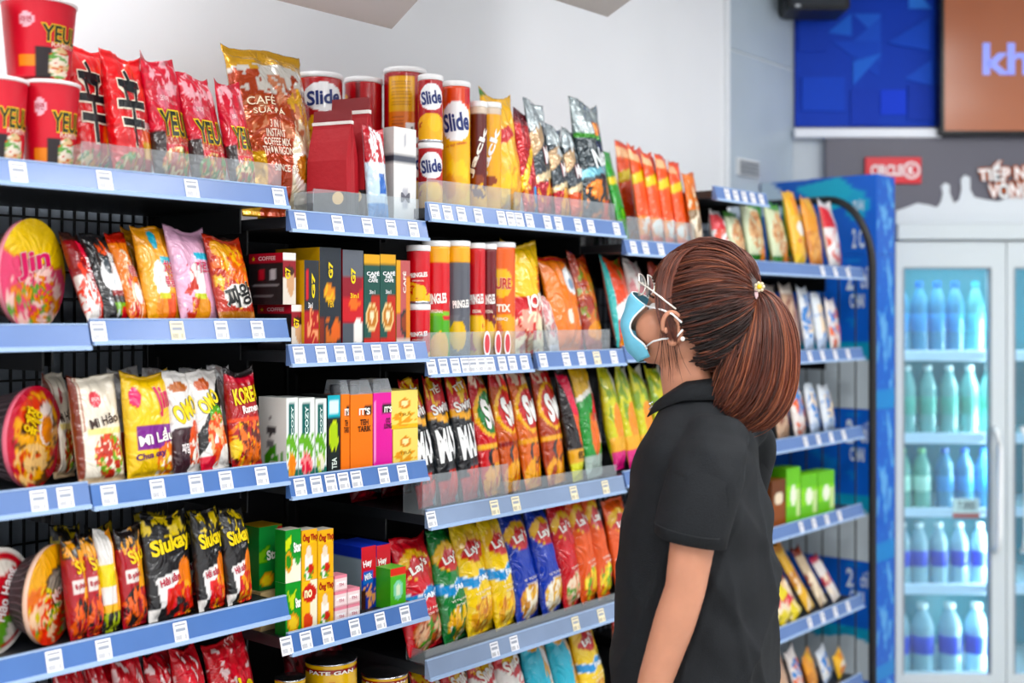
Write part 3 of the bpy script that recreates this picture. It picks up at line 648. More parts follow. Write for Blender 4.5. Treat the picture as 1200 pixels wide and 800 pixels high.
goldbag = Kd('coffee_bag', 'coffee bag', '#a8442a', [R(0, .86, 1, 1, '#d09a18'), N(.5, .80, .6, .1, 7, .4, '#d8d4cc'), R(0, .0, .22, .35, '#d8a63a'), P([(.52, 0), (1, 0), (1, .60), (.70, .66), (.55, .35)], '#efe2c8'), E(.74, .25, .2, .12, '#fbf6ec'), E(.73, .27, .15, .08, '#b8762a'), E(.78, .28, .07, .05, '#e9c07a'), P([(.56, .66), (.85, .50), (1, .64), (.75, .76)], '#e6b45a'), N(.45, .55, .4, .28, 10, .7, '#c98a70')],
             [T('CAFÉ', .26, .66, .3, .06, '#f0e2c8', None), T('SỮA ĐÁ', .34, .60, .36, .045, '#f0e2c8', None), T('3 IN 1\nINSTANT\nCOFFEE MIX\nTHƠM NGON', .38, .44, .36, .2, '#ead9c8', None, bold=.02), T('SINCE 96', .45, .26, .3, .04, '#f3ead8', None)], m='foil', back='#caa040')
slide_r = [R(.0, 0, 1, .02, '#c0c0c0'), R(.3, .1, .36, .95, '#7a0f16'), E(.53, .73, .155, .2, '#f4f4f6'), N(.52, .2, .2, .24, 12, .35, '#f2a818'), E(.47, .36, .05, .12, '#f6b41e'), E(.58, .22, .07, .1, '#f8c63a'), R(.70, .0, .8, 1, '#8c0f18')]
slide = Kd('chip_canister', 'chip canister', '#b31019', slide_r, [T('Slide', .53, .73, .25, .2, '#1c2c6c', None, 8, .03, shear=.1)], m='tin')
slide_back = Kd('chip_canister', 'chip canister', '#a81018', [R(.36, .42, .56, .94, '#f2b21a'), R(.36, .05, .56, .42, '#e87818'), R(.5, .04, .56, .24, '#f4f4f4'), R(.60, .0, .68, 1, '#6c0c12')] + [R(.38, .5 + .05 * i, .54, .52 + .05 * i, '#c8841a') for i in range(8)] + [R(.385, .12 + .05 * i, .48, .14 + .05 * i, '#b8541a') for i in range(5)] + [R(.505 + .012 * i, .06, .51 + .012 * i, .2, '#303030') for i in range(4)], [], m='tin')
slide_slim = Kd('chip_canister', 'chip canister', '#b0121a', [E(.5, .72, .17, .22, '#f4f4f6'), N(.5, .2, .25, .26, 10, .2, '#f3b01e'), E(.55, .3, .1, .14, '#f8c240')], [T('Slide', .5, .72, .28, .22, '#1c2c6c', None, 8, .03)], m='tin')
slide_tall = Kd('chip_canister', 'chip canister', '#f5b314', [R(0, .82, 1, 1, '#e0471a'), R(.6, .86, 1, 1, '#c8141c'), E(.5, .72, .19, .16, '#f4f4f6'), N(.5, .2, .4, .24, 8, .55, '#f9cc4a'), E(.42, .2, .08, .1, '#e0921a')], [T('Slide', .5, .72, .32, .15, '#1c2c6c', None, 8, .03), T('vị tự nhiên', .5, .54, .25, .03, '#c03a1a', None, 12)], m='tin')
jack = lambda b, t2: Kd('chip_canister', 'chip canister', b, [R(0, .93, 1, 1, '#d8c8b8'), N(.5, .15, .35, .22, 9, .4, '#f2b428'), E(.45, .32, .16, .05, '#8a3a16')], [T('Jack', .5, .58, .14, .5, '#f6f2ec', None, 70, .03)], m='tin')
jack_b, jack_y = jack('#5c1c1a', 0), jack('#f0a818', 0)
redcoffee = Kd('coffee_bag', 'coffee bag', '#b3121f')
yellowbag = Kd('chip_bag', 'chip bag', '#f4b812', [P([(.0, .66), (.55, .74), (.7, .68), (.45, .6), (.1, .56)], '#c81a20'), P([(.0, .93), (.3, 1), (0, 1)], '#3c7a2a'), E(.45, .2, .4, .16, '#f7c832'), N(.5, .2, .5, .2, 5, .55, '#e0981a'), E(.75, .55, .14, .08, '#e8a818')], [], m='film')
redyel = Kd('chip_bag', 'chip bag', '#b8161e', [B(.25, .5, .12, '#f2c81a'), P([(.5, .0), (1, .0), (1, .25), (.5, .3)], '#2a8ac8'), N(.5, .3, .5, .2, 6, .6, '#e8961a'), R(0, .88, 1, 1, '#6c1420')], [], m='foil')
silver = lambda c: Kd('chip_bag', 'chip bag', '#3a4248', [R(0, .8, 1, 1, '#9aa4a8'), R(0, .0, 1, .32, c), P([(.0, .52), (.45, .66), (.45, .82), (0, .72)], '#c4a888'), P([(0, .3), (1, .4), (1, .48), (0, .36)], '#e8d4b0'), N(.5, .2, .5, .16, 6, .6, '#f0b060'), N(.5, .85, .6, .16, 6, .6, '#d8e2e4')], [T('Max', .62, .56, .6, .14, '#f4f4f4', '#b81a2a', 12, .03)], m='foil')
silv_r, silv_g = silver('#b81a2a'), silver('#d8542a')
neon = Kd('chip_bag', 'chip bag', '#1c2a30', [R(0, .72, 1, 1, '#8f9a9c'), E(.62, .80, .2, .06, '#e8862a'), R(0, .70, 1, .74, '#3f8a2e'), B(.36, .1, .07, '#8fc8d8'), N(.4, .2, .4, .16, 6, .5, '#e8863a'), R(.55, .0, 1, .2, '#d84a2a'), N(.4, .88, .5, .14, 5, .6, '#c9d2d2')], [T('Nex', .62, .56, .66, .16, '#eef4f4', '#22424c', 14, .03)], m='foil')
orange = Kd('snack_bag', 'snack bag', '#f0530e', [R(0, .86, .5, .95, '#f8c8a0'), B(.62, .1, .10, '#e8d23a'), R(.0, .1, 1, .30, '#f8a870'), N(.5, .2, .5, .1, 8, .5, '#e8ece8')], [])
green_s = Kd('snack_bag', 'snack bag', '#1f9a28', [B(.58, .1, .08, '#e8d22a'), R(.62, .62, .95, .82, '#9fd890'), N(.5, .2, .5, .16, 6, .6, '#7fcf4a')], [])
tan = Kd('snack_bag', 'snack bag', '#e0762a', [R(0, 0, 1, .5, '#8c7458'), N(.5, .5, .5, .4, 6, .6, '#f0e0c8')], [])
# second row
jinlid = dict(base='#f4c818', sh=[P([(0, .0), (1, .0), (1, .55), (.5, .62), (0, .7)], '#e8708a'), N(.5, .3, .42, .3, 9, .55, '#f6d0c8'), N(.5, .25, .4, .25, 12, .62, '#e8902a'), N(.5, .2, .4, .25, 13, .72, '#6fa050')], tx=[T('Jin', .46, .60, .5, .24, '#d83a6a', '#f8d8d8', 12, .03)], rim='#e890a0')
koreared = Kd('noodle_pack', 'noodle pack', '#8c1018', [R(.0, .0, .5, .5, '#e6e0dc'), N(.5, .3, .6, .4, 7, .55, '#e8402a'), N(.3, .2, .4, .3, 8, .6, '#f6f2f0'), P([(.4, 1), (.7, 1), (1, .2), (.8, .2)], '#d81a3a'), R(0, .9, 1, 1, '#3a2420')], [T('진라면', .6, .5, .3, .4, '#f6e8e8', None, 80, .02)], noodle=True)
blackpk = Kd('noodle_pack', 'noodle pack', '#1b1a1c', [E(.5, .5, .34, .2, '#e9e9ea'), E(.45, .62, .12, .09, '#4a5258'), P([(.3, .2), (.8, .2), (.75, .08), (.4, .06)], '#6fae2a'), R(.35, .28, .8, .33, '#8c1418'), N(.6, .86, .4, .12, 8, .6, '#e8552a'), E(.65, .1, .14, .06, '#c81a24'), N(.5, .5, .5, .5, 12, .82, '#c8ccd0')], [T('불닭', .7, .72, .4, .1, '#e8e8e8', None, 0, .02)], noodle=True)
orangepk = Kd('noodle_pack', 'noodle pack', '#e87a12', [N(.4, .4, .5, .4, 7, .58, '#f8e0c8'), N(.5, .2, .5, .3, 8, .62, '#c8241c'), E(.6, .3, .2, .12, '#f4f0ec'), R(0, .88, 1, 1, '#b8261c')], [T('볶음면', .6, .55, .5, .12, '#c01a30', '#fff4ee', 0, .02)], noodle=True)
yelpk = Kd('noodle_pack', 'noodle pack', '#f2a410', [R(0, .8, 1, 1, '#d88c0c'), E(.45, .42, .22, .22, '#f6f4f0'), E(.45, .16, .26, .14, '#f28a12'), R(.55, .03, .8, .3, '#e8521c'), R(.3, .25, .66, .29, '#d6d21c'), E(.45, .85, .1, .1, '#2aa0b8'), P([(.5, .68), (.95, .68), (.9, .6), (.55, .6)], '#5ab8c8')], [T('치즈', .76, .56, .4, .15, '#d01a4a', '#fff4ee', 0, .02), T('볶음면', .76, .42, .42, .12, '#d01a4a', '#fff4ee', 0, .02)], noodle=True)
pinkpk = Kd('noodle_pack', 'noodle pack', '#e2b4cc', [E(.5, .44, .2, .18, '#f6f2f0'), E(.5, .16, .26, .14, '#e8941c'), R(.34, .25, .66, .29, '#c8d21c'), N(.25, .3, .2, .3, 8, .6, '#c8341c'), R(0, .86, 1, 1, '#caa0b8'), P([(.5, .74), (.95, .74), (.9, .66), (.55, .66)], '#5ab8d0')], [T('까르보', .72, .58, .46, .13, '#c81a5a', '#fff4ee', 0, .02)], noodle=True)
jjapk = Kd('noodle_pack', 'noodle pack', '#b8301c', [N(.5, .6, .5, .36, 7, .45, '#e86a24'), N(.5, .55, .5, .4, 9, .62, '#f2b428'), E(.55, .3, .42, .14, '#f4f0ea'), R(0, 0, 1, .12, '#b07848'), E(.3, .85, .24, .1, '#e8a01c')], [T('짜왕', .52, .30, .76, .26, '#151515', '#f8f4ee', 12, .03)], noodle=True)
# coffee cartons
def bx(name, base, front, left=None, tx=None, txl=None, top=None, **kw):
    f = dict(front=(base, front));
    if left is not None: f['left'] = left
    if top is not None: f['top'] = (top, [])
    d = dict(name=name, cat='carton', base=base, faces=f, tx={}); d.update(kw)
    if tx: d['tx']['front'] = tx
    if txl: d['tx']['left'] = txl
    return d
cofA = bx('coffee_box', '#8c1a26', [R(0, .0, 1, .5, '#d8cfc4'), E(.6, .45, .3, .3, '#c8a080'), R(0, .85, 1, 1, '#e8e4de'), E(.5, .65, .35, .1, '#3a1c12')], ('#1d1a1c', [R(0, .80, 1, 1, '#b8122a'), R(.3, .5, .45, .68, '#c04048'), R(.6, .5, .75, .68, '#c8c4c8'), R(.1, .36, .9, .39, '#8c8a8c'), R(.1, .26, .8, .29, '#8c8a8c'), R(.1, .14, .7, .17, '#6c6a6c')]), [T('G7', .35, .6, .4, .22, '#f2d21a', None, 90, .03)], [T('COFFEE', .55, .9, .5, .08, '#f8d8d8', None, 0, .02), T('★', .15, .9, .12, .1, '#f2d21a', None)])
g7s = bx('coffee_box', '#22262c', [R(0, .0, 1, .45, '#a8121c'), N(.6, .25, .4, .25, 8, .5, '#e0a080'), R(.15, .55, .32, .9, '#c8202a')], ('#d8a018', []), [T('G7', .6, .72, .22, .28, '#f4d41a', None, 90, .04), T('3in1', .4, .5, .3, .06, '#ffffff', None)])
g7l = bx('coffee_box', '#1f262e', [N(.6, .2, .42, .16, 8, .5, '#c8744a'), E(.45, .56, .28, .07, '#e8861c'), E(.75, .18, .2, .1, '#d86a3a'), R(.0, .0, .2, .3, '#7a2a1c'), N(.5, .56, .3, .08, 9, .5, '#f2b41c')], ('#d8a41a', []), [T('G7', .5, .78, .2, .16, '#f4d41a', None, 90, .04), T('ĐEN', .5, .45, .26, .07, '#f0c020', None, 0, .02), T('2in1', .2, .04, .3, .05, '#f4d41a', None)], top='#d8a41a')
g7r = bx('coffee_box', '#c0141f', [R(0, .72, 1, 1, '#5c6068'), R(0, 0, 1, .28, '#4a5058'), P([(0, .72), (1, .72), (1, .6), (0, .5)], '#8a3038'), E(.75, .16, .25, .14, '#e8e4de'), E(.55, .46, .3, .05, '#e86a1c')], ('#8c0f18', []), [T('G7', .5, .74, .22, .16, '#f4d41a', None, 90, .04), T('3in1', .55, .54, .4, .05, '#f6d21c', None)])
nes = bx('coffee_box', '#1f4a42', [R(0, .88, 1, 1, '#e0a41c'), R(.5, 0, 1, .55, '#b8362a'), R(0, 0, 1, .12, '#c82a24'), E(.5, .34, .36, .15, '#e8d0a0'), E(.5, .34, .28, .12, '#b87840'), E(.5, .35, .16, .06, '#efe0c0')], ('#15403a', []), [T('CAFÉ', .55, .80, .8, .05, '#f2f2f2', None, 0, .03), T('NES\nCAFE', .55, .74, .6, .07, '#f2f2f2', None, 0, .03), T('3in1', .5, .60, .35, .04, '#f2f2f2', None)])
nes2 = bx('coffee_box', '#b86a6a', [R(0, .4, .25, 1, '#e8a03a'), E(.6, .28, .35, .16, '#2a2a2c'), E(.6, .28, .24, .1, '#8c4a3a'), R(.75, 0, 1, .8, '#d88a4a'), R(0, 0, 1, .1, '#d8c8c0')], ('#c8a020', []), [T('CAFÉ', .55, .75, .25, .25, '#f4e8e0', None, 90, .02)])
# snack canisters of the second row (no mascot)
def pring(b, low, lid_band=None): return Kd('chip_canister', 'chip canister', b, ([R(0, .86, 1, 1, '#f0a81a')] if lid_band else []) + [N(.5, .2, .4, .2, 9, .45, low), E(.52, .22, .1, .13, '#f2c250')], [T('PRINGLES', .5, .55, .26, .09, '#f8f4f0', None, 5, .04), T('ORIGINAL', .5, .44, .16, .03, '#f8e8d8', None)], m='tin')
pr_red, pr_grn, pr_gry, pr_r2, pr_brn = pring('#d0121f', '#f2b830'), pring('#d31620', '#5aa82a', 1), pring('#5a5c64', '#6a6c74', 1), pring('#c81a22', '#f4c040'), pring('#6c1a20', '#e89a20')
pr_gry['tx'] = [T('PRINGLES', .56, .5, .2, .07, '#f8f4f0', None, 5, .04)]
pr_grn['sh'] += [R(.3, .4, .7, .44, '#7cc03a'), R(0, .0, 1, .36, '#57a632'), E(.55, .12, .12, .14, '#f0b83a')]
pr_sur = Kd('chip_canister', 'chip canister', '#e8601a', [E(.52, .68, .12, .13, '#f2c060'), N(.5, .2, .4, .2, 9, .4, '#f4a83a'), E(.45, .25, .08, .1, '#d86018')], [T('SURE', .52, .68, .2, .1, '#c8281a', '#fff4e0', 0, .03), T('STIX', .52, .46, .18, .07, '#fdf2e0', None, 0, .04), T('BBQ', .52, .36, .12, .03, '#fdf2e0', None)], m='tin')
popc = Kd('popcorn_bag', 'popcorn bag', '#f4c20f', [R(0, .0, 1, .5, '#cc1420'), N(.5, .15, .55, .22, 9, .35, '#f6eccc'), N(.5, .3, .6, .2, 7, .7, '#f0b0a0')], [T('JOJO', .62, .46, .66, .16, '#fff8f0', None, 10, .04), T('맛동산', .78, .68, .18, .22, '#d03a2a', None, 80, .02)])
orangebag = Kd('chip_bag', 'chip bag', '#ee7a10', [E(.72, .74, .24, .15, '#eef0f2'), E(.7, .7, .1, .06, '#8aa0b8'), R(.8, 0, 1, .55, '#d8301c'), E(.45, .36, .09, .08, '#f6e8d8'), E(.8, .36, .09, .1, '#f6e0d8'), P([(0, .95), (1, .95), (1, 1), (0, 1)], '#c8241c')], [])
brownbag = Kd('chip_bag', 'chip bag', '#9c3a2a', [N(.5, .6, .5, .4, 6, .55, '#c8703a'), N(.5, .5, .5, .4, 9, .68, '#7a8a3a'), E(.5, .2, .4, .1, '#e8a060')], [])
pinkteal = Kd('chip_bag', 'chip bag', '#e4634e', [R(0, .0, .14, 1, '#3fb0ae'), P([(.1, .45), (1, .62), (1, .38), (.1, .3)], '#ece6e4'), P([(.1, .3), (1, .4), (1, .2), (.1, .1)], '#d81a24'), N(.6, .1, .5, .12, 7, .5, '#f2a03a'), N(.8, .85, .3, .2, 7, .6, '#6a8a3a')], [])
palebag = Kd('chip_bag', 'chip bag', '#dcd4d0', [N(.5, .6, .5, .4, 6, .5, '#c8888a'), N(.5, .4, .5, .4, 7, .65, '#7a6a6a'), R(0, .0, 1, .14, '#e8e8f0')], [])
# third row
bowl3 = dict(base='#c8203a', sh=[E(.5, .55, .36, .40, '#d84a3a'), N(.5, .5, .4, .45, 8, .5, '#f0a838'), N(.5, .4, .42, .42, 9, .62, '#5a3a2a'), E(.66, .62, .14, .22, '#e8d8d0'), E(.68, .56, .1, .14, '#e8862a'), N(.4, .25, .3, .2, 10, .5, '#f2c890')], tx=[T('육개장', .40, .66, .3, .26, '#f2c81a', '#7a1018', 70, .03)], rim='#e86a80')
whitepk = Kd('noodle_pack', 'noodle pack', '#efe6d6', [R(0, 0, .09, 1, '#7a3a2c'), R(.13, .5, .16, 1, '#a86a58'), E(.42, .78, .12, .08, '#e06a72'), R(0, .0, 1, .06, '#d8c0a0'), R(.2, .45, 1, .5, '#f3e2a0')] + food(.62, .25, .36, .2, ['#d8482a', '#f0d090', '#f4ecd8', '#6fa03a', '#b83020']), [T('Mì Hảo', .55, .58, .62, .1, '#3a2620', None, 10, .02), T('오뚜기', .42, .78, .16, .04, '#ffffff', None)], noodle=True)
yelrow3 = Kd('noodle_pack', 'noodle pack', '#f6c60c', [R(.12, .28, 1, .50, '#7a2a86'), E(.18, .78, .12, .09, '#e8507a'), P([(.55, .02), (1, .02), (1, .36), (.75, .3)], '#f6f0e0'), N(.78, .18, .24, .16, 8, .4, '#e8722a'), N(.8, .14, .2, .12, 10, .6, '#f2c83a'), R(0, .94, 1, 1, '#e0b00c')], [T('Jin', .76, .74, .3, .3, '#d81a5a', '#f8e0b0', 12, .03), T('Mì Lẩu', .55, .40, .8, .13, '#fbf6ee', None, 6, .03), T('Chua cay', .40, .22, .62, .08, '#5a1a60', None, 6, .03)], noodle=True)
ovo = Kd('noodle_pack', 'noodle pack', '#e8e4e0', [R(0, .0, .6, .46, '#3a2228'), E(.35, .84, .3, .05, '#b86a3a'), N(.75, .25, .3, .26, 8, .4, '#d85a3a'), N(.75, .2, .3, .2, 9, .6, '#f4ece0'), R(.5, .0, 1, .08, '#f4f0ec'), B(.42, .45, .05, '#f6f6f6')], [T('OMO', .48, .62, .85, .2, '#f2d01a', '#2a2422', 24, .04), T('짜장', .3, .25, .3, .1, '#f0e8e8', None, 0, .03)], noodle=True)
ovo2 = Kd('noodle_pack', 'noodle pack', '#e9e5e1', [B(.16, .55, .22, '#1a1a1a'), E(.35, .85, .25, .06, '#c85a2a'), E(.6, .54, .24, .1, '#58a02c'), N(.6, .3, .4, .26, 8, .35, '#e85a3a'), N(.6, .3, .4, .26, 9, .6, '#f0b890'), R(.0, .0, .4, .14, '#d8203a'), E(.8, .12, .24, .12, '#f4f2ee')], [T('OMO', .42, .68, .7, .16, '#f4d81a', '#1c1c1c', 30, .04)], noodle=True)
whtcone = Kd('noodle_pack', 'noodle pack', '#e4e2e2', [N(.5, .7, .5, .3, 6, .55, '#b8a8a4'), E(.6, .6, .3, .14, '#e0b0a0'), R(0, 0, 1, .4, '#d8584a')], [T('A&S', .5, .85, .5, .08, '#8a8488', None)], noodle=True)
korea = Kd('noodle_pack', 'noodle pack', '#a81018', [R(0, .93, 1, 1, '#20181a'), R(0, .88, 1, .93, '#c83040'), N(.5, .26, .6, .26, 8, .35, '#e8702a'), N(.5, .25, .6, .26, 10, .58, '#5a1c14'), N(.5, .25, .6, .26, 12, .74, '#f4c04a'), R(0, .47, 1, .5, '#e8481c'), E(.08, .2, .14, .1, '#f0c81a')], [T('KOREA', .52, .74, .86, .17, '#f6d21a', '#5a0c10', 6, .04), T('Ramen', .6, .6, .6, .08, '#fff4f0', None, 6, .03)], noodle=True)
def tea(c, f): return bx('tea_box', '#dfe3e0', [R(0, .0, 1, .16, '#1f6a5a'), N(.5, .42, .6, .2, 10, .45, '#6fa84a'), R(.25, .55, .72, .92, '#1f5f5c'), E(.5, .2, .34, .12, c), N(.5, .2, .4, .16, 9, .6, f)], ('#e4e6e2', [E(.45, .6, .18, .06, '#3a3a3c'), E(.45, .42, .2, .05, '#7a7a7c'), N(.6, .2, .4, .22, 8, .45, '#4f9a3a'), E(.4, .75, .05, .04, '#6a6a6a')]), [T('COZY', .48, .73, .2, .34, '#dfeeea', None, 90, .03)], top='#b8bcba')
tea1, tea2, tea3 = tea('#e88a4a', '#f2b070'), tea('#d84a5a', '#f0a0a0'), tea('#e8e0d0', '#a8c060')
teablk = bx('tea_box', '#161a1a', [R(0, .72, 1, 1, '#2aa8b8'), R(.15, .76, .85, .94, '#d8eef0'), N(.5, .5, .4, .2, 8, .3, '#c8d81a'), R(.2, .36, .8, .64, '#a8c81a'), R(.2, .05, .8, .3, '#1a2422')], ('#101414', []), [T('TEA', .5, .16, .4, .14, '#dfe8e0', None, 90, .03)])
itsor = bx('tea_carton', '#f4854a', [R(0, 0, 1, .04, '#d85a1a'), R(.62, .72, .98, .84, '#1a1a1a')], ('#d8621c', []), [T("IT'S", .62, .78, .5, .09, '#f6f0e8', None, 0, .04), T('TEH\nTARIK', .62, .60, .6, .16, '#3a2010', None, 0, .03)])
itspk = bx('tea_carton', '#e060a6', [R(.5, .72, 1, .84, '#1a1a1a'), R(.04, .1, .14, .9, '#f0b0d8')], ('#c83088', []), [T("IT'S", .76, .78, .4, .08, '#f6f0e8', None, 0, .04), T('OO\nLONG', .76, .60, .4, .14, '#4a1030', None, 0, .03)])
yelbox = bx('tea_box', '#f2da88', [E(.5, .66, .2, .14, '#d88a4a'), E(.5, .66, .12, .08, '#f6e8b0'), R(0, .0, 1, .12, '#e8b83a'), N(.5, .25, .45, .2, 9, .6, '#e89a3a')], ('#e0a81c', []), [T('TRÀ', .5, .38, .5, .1, '#b8862a', None)])
# chips, third row
def swing(b, bot, mx, fg): return Kd('chip_bag', 'chip bag', '#16161a', [R(0, .72, 1, 1, '#c8141e'), N(.5, .88, .5, .14, 7, .55, '#f2c01c'), P([(0, .73), (.5, .68), (1, .76), (1, .70), (.5, .62), (0, .67)], '#f0a818'), R(0, 0, 1, .18, '#b81820'), N(.45, .16, .4, .11, 9, .45, '#d83a2a'), R(.82, .0, 1, .65, '#7f95a0'), R(.9, .0, 1, .7, '#c9d4d8'), R(.2, .26, .9, .28, '#40444a')], [T('Swing', .45, .74, .78, .11, '#f8f4f0', '#8a1a16', 12, .03), T('MAX', .44, .46, .86, .26, '#f2f2f2', '#5a5c60', 6, .05, .25), T('TẾT', .35, .9, .4, .08, '#fff6e8', None, 10, .03)], m='film')  # silver strips on the right edge: highlight painted into the colour
sw_blk = swing(0, 0, 0, 0)
def swing2(b, ring, bot, txt='Sw'): return Kd('chip_bag', 'chip bag', b, [R(0, .86, 1, 1, '#c8141e'), N(.5, .92, .5, .08, 7, .5, '#f4d8c0'), E(.5, .66, .5, .2, '#f2b414'), E(.52, .66, .44, .17, ring), E(.5, .3, .3, .1, '#2a2a2c'), E(.5, .3, .2, .07, '#e0703a'), N(.5, .12, .5, .14, 7, .4, '#f0a83a'), R(.85, 0, 1, 1, '#d89a5a'), R(0, .38, 1, .42, bot)], [T(txt, .52, .66, .62, .25, '#f8f6f2', '#a81818', 14, .05)], m='film')
sw_grn, sw_or, sw_red, sw_or2 = swing2('#c8161e', '#1f7a38', '#f2b414'), swing2('#c8541a', '#c81a1e', '#8c1a14'), swing2('#d8641c', '#c4141c', '#e8a01c'), swing2('#a83a14', '#c8281a', '#f0a81c')
pinkblk = Kd('chip_bag', 'chip bag', '#1c1416', [P([(0, .95), (.5, .9), (.9, .45), (.3, .6)], '#e8244a'), P([(.3, .6), (1, .5), (1, .28), (.6, .3)], '#e85a2a'), R(0, .16, 1, .28, '#e0a010'), R(0, .0, 1, .16, '#d8d81c')], [T('BBQ', .5, .22, .5, .07, '#3a2a10', None)])
akbag = Kd('chip_bag', 'chip bag', '#2f8a3a', [P([(0, 1), (1, 1), (1, .85), (0, .72)], '#e8b42a'), P([(0, .72), (1, .85), (1, .80), (0, .67)], '#f4f0e8'), R(.62, .3, 1, .85, '#ecd8d4'), E(.45, .38, .24, .18, '#ea6a24'), R(0, 0, 1, .2, '#a8b8b0')], [T('AK', .72, .62, .5, .24, '#d8182a', '#fff4f0', 0, .05)])
yelgrn = Kd('chip_bag', 'chip bag', '#cfcb52', [N(.5, .7, .6, .3, 7, .5, '#7a9a2a'), E(.45, .45, .28, .2, '#f0923a'), R(0, .18, 1, .32, '#e8a81a'), R(0, .0, 1, .18, '#d84a86'), R(.75, .3, 1, 1, '#d8d8d0')], [])
# fourth row
bowl4a = dict(base='#f0eae4', sh=[E(.5, .5, .46, .46, '#c81a2a'), E(.52, .48, .40, .40, '#efe6dc'), P([(.25, .2), (.5, .2), (.6, .5), (.3, .55)], '#f2a838'), N(.45, .35, .3, .3, 9, .55, '#6fa84a'), P([(.4, .3), (.85, .4), (.8, .8), (.4, .7)], '#c8323a')], tx=[T('Hảo Hạng', .58, .55, .2, .5, '#fbeeee', None, 70, .03)], rim='#f4f0ec')
bowl4b = dict(base='#e8783a', sh=[P([(0, .62), (1, .62), (1, 1), (0, 1)], '#f0b04a'), E(.62, .58, .3, .2, '#4a4038'), E(.62, .58, .25, .16, '#8c8478'), N(.45, .25, .42, .28, 9, .35, '#e83a2a'), N(.4, .25, .42, .28, 10, .6, '#f4d0b0'), N(.3, .4, .3, .2, 9, .6, '#d8c81c'), N(.5, .2, .4, .2, 12, .75, '#5a9a3a')], tx=[T('Modern', .62, .58, .42, .12, '#e8c8c0', None, 35, .03)], rim='#e8c0a8')
siu = Kd('noodle_pack', 'noodle pack', '#161416', [N(.5, .9, .6, .12, 8, .6, '#e8c81a'), P([(.1, .4), (.6, .46), (.56, .2), (.2, .12)], '#f0ecea'), P([(.3, .3), (.55, .28), (.5, .1), (.35, .08)], '#d81a2a'), E(.78, .36, .2, .2, '#e87a2a'), N(.7, .16, .4, .18, 8, .35, '#d82a20'), N(.7, .16, .4, .18, 9, .62, '#f2a02c'), R(.0, .0, .2, .12, '#f0ece8')], [T('Siukay', .52, .70, .88, .2, '#f6d61a', '#3a1a10', 8, .04), T('Hải sản', .38, .38, .44, .08, '#b81a3a', None, 10, .03)], noodle=True)
siured = Kd('noodle_pack', 'noodle pack', '#a81222', [R(0, .8, 1, 1, '#1a1214'), N(.5, .85, .5, .14, 8, .5, '#f0a01c'), R(.1, .45, .7, .58, '#e8dcd8'), N(.5, .2, .5, .22, 8, .45, '#e8601e'), N(.5, .2, .5, .22, 9, .62, '#1a1414'), R(.6, .4, 1, .7, '#e89a1c')], [T('Siu', .55, .72, .6, .14, '#f4cc1a', None, 15, .03), T('8 phút', .4, .52, .5, .07, '#b01830', None, 5, .03)], noodle=True)
siustripe = Kd('noodle_pack', 'noodle pack', '#e8e4e0', [R(0, .62, 1, .80, '#ece8e4'), R(0, .45, .7, .66, '#e8d21a'), R(0, .28, 1, .45, '#ece6e2'), R(.7, 0, 1, 1, '#e8921c'), R(0, .0, 1, .2, '#1c1a16'), N(.4, .1, .5, .12, 6, .5, '#a8b81c'), R(0, .2, .7, .28, '#e8b01c')], [], noodle=True)
star_b = bx('milk_box', '#1f8a3a', [P([(0, .6), (.5, .72), (.2, .5), (.55, .42), (0, .42)], '#7ab82a'), E(.35, .15, .28, .12, '#e89a1c'), E(.35, .15, .2, .08, '#f6dc6a'), R(.8, .84, 1, .96, '#c81a20'), R(0, .0, 1, .06, '#1a6a30')], ('#187a30', []), [T('Star', .64, .55, .66, .16, '#f8f8f0', None, 6, .04)], top='#d8a83a')
star_c = bx('milk_box', '#2f8f3c', [R(.0, .0, 1, .45, '#f0ecd8'), E(.2, .4, .24, .2, '#d89a2a'), E(.2, .4, .17, .14, '#3f8a3a'), P([(0, .8), (.4, .9), (.3, .65), (0, .6)], '#c8d82a'), E(.8, .4, .15, .08, '#4a9a4a')], ('#2a7a34', []), [T('Star', .75, .66, .5, .2, '#f6f6ee', None, 6, .05)], top='#c9c4b8')
star_d = bx('milk_box', '#2f9038', [P([(.1, .9), (.3, .72), (.7, .85), (.5, .6), (.6, .42), (.3, .55)], '#c8d83a'), E(.5, .22, .36, .2, '#d8921c'), E(.5, .22, .26, .14, '#f2d06a')], ('#2a7a34', []), [T('Star', .8, .6, .36, .2, '#f6f6ee', None, 6, .05)], top='#c9c4b8')
tho = bx('milk_box', '#f0b01a', [R(0, .74, 1, .8, '#f6c83a'), E(.45, .3, .26, .34, '#f4efe6'), E(.45, .56, .16, .12, '#e8d8c4'), E(.6, .2, .2, .12, '#c8403a'), N(.5, .14, .5, .12, 7, .55, '#5a9a4a')], ('#e0a018', []), [T('Ông Thọ', .52, .84, .94, .2, '#a8181c', None, 0, .04)], top='#c9c4b8')
tho2 = bx('milk_box', '#f2b826', [R(.55, 0, 1, 1, '#f4ead0'), E(.5, .74, .45, .18, '#c8241c'), E(.4, .18, .3, .18, '#d8503a')], ('#e0a018', []), [T('no', .4, .74, .5, .16, '#f8e8c0', None, 0, .04)], top='#c9c4b8')
kraft = bx('kraft_tray', '#cbb48c', [R(.08, .6, .5, .64, '#7a6a4a'), R(.08, .48, .6, .52, '#7a6a4a'), R(.08, .36, .55, .4, '#7a6a4a'), R(.08, .24, .5, .28, '#7a6a4a'), E(.82, .78, .12, .14, '#3a8a4a')], ('#c0a67c', []), [T('170g', .86, .35, .2, .14, '#4a3a2a', None)])
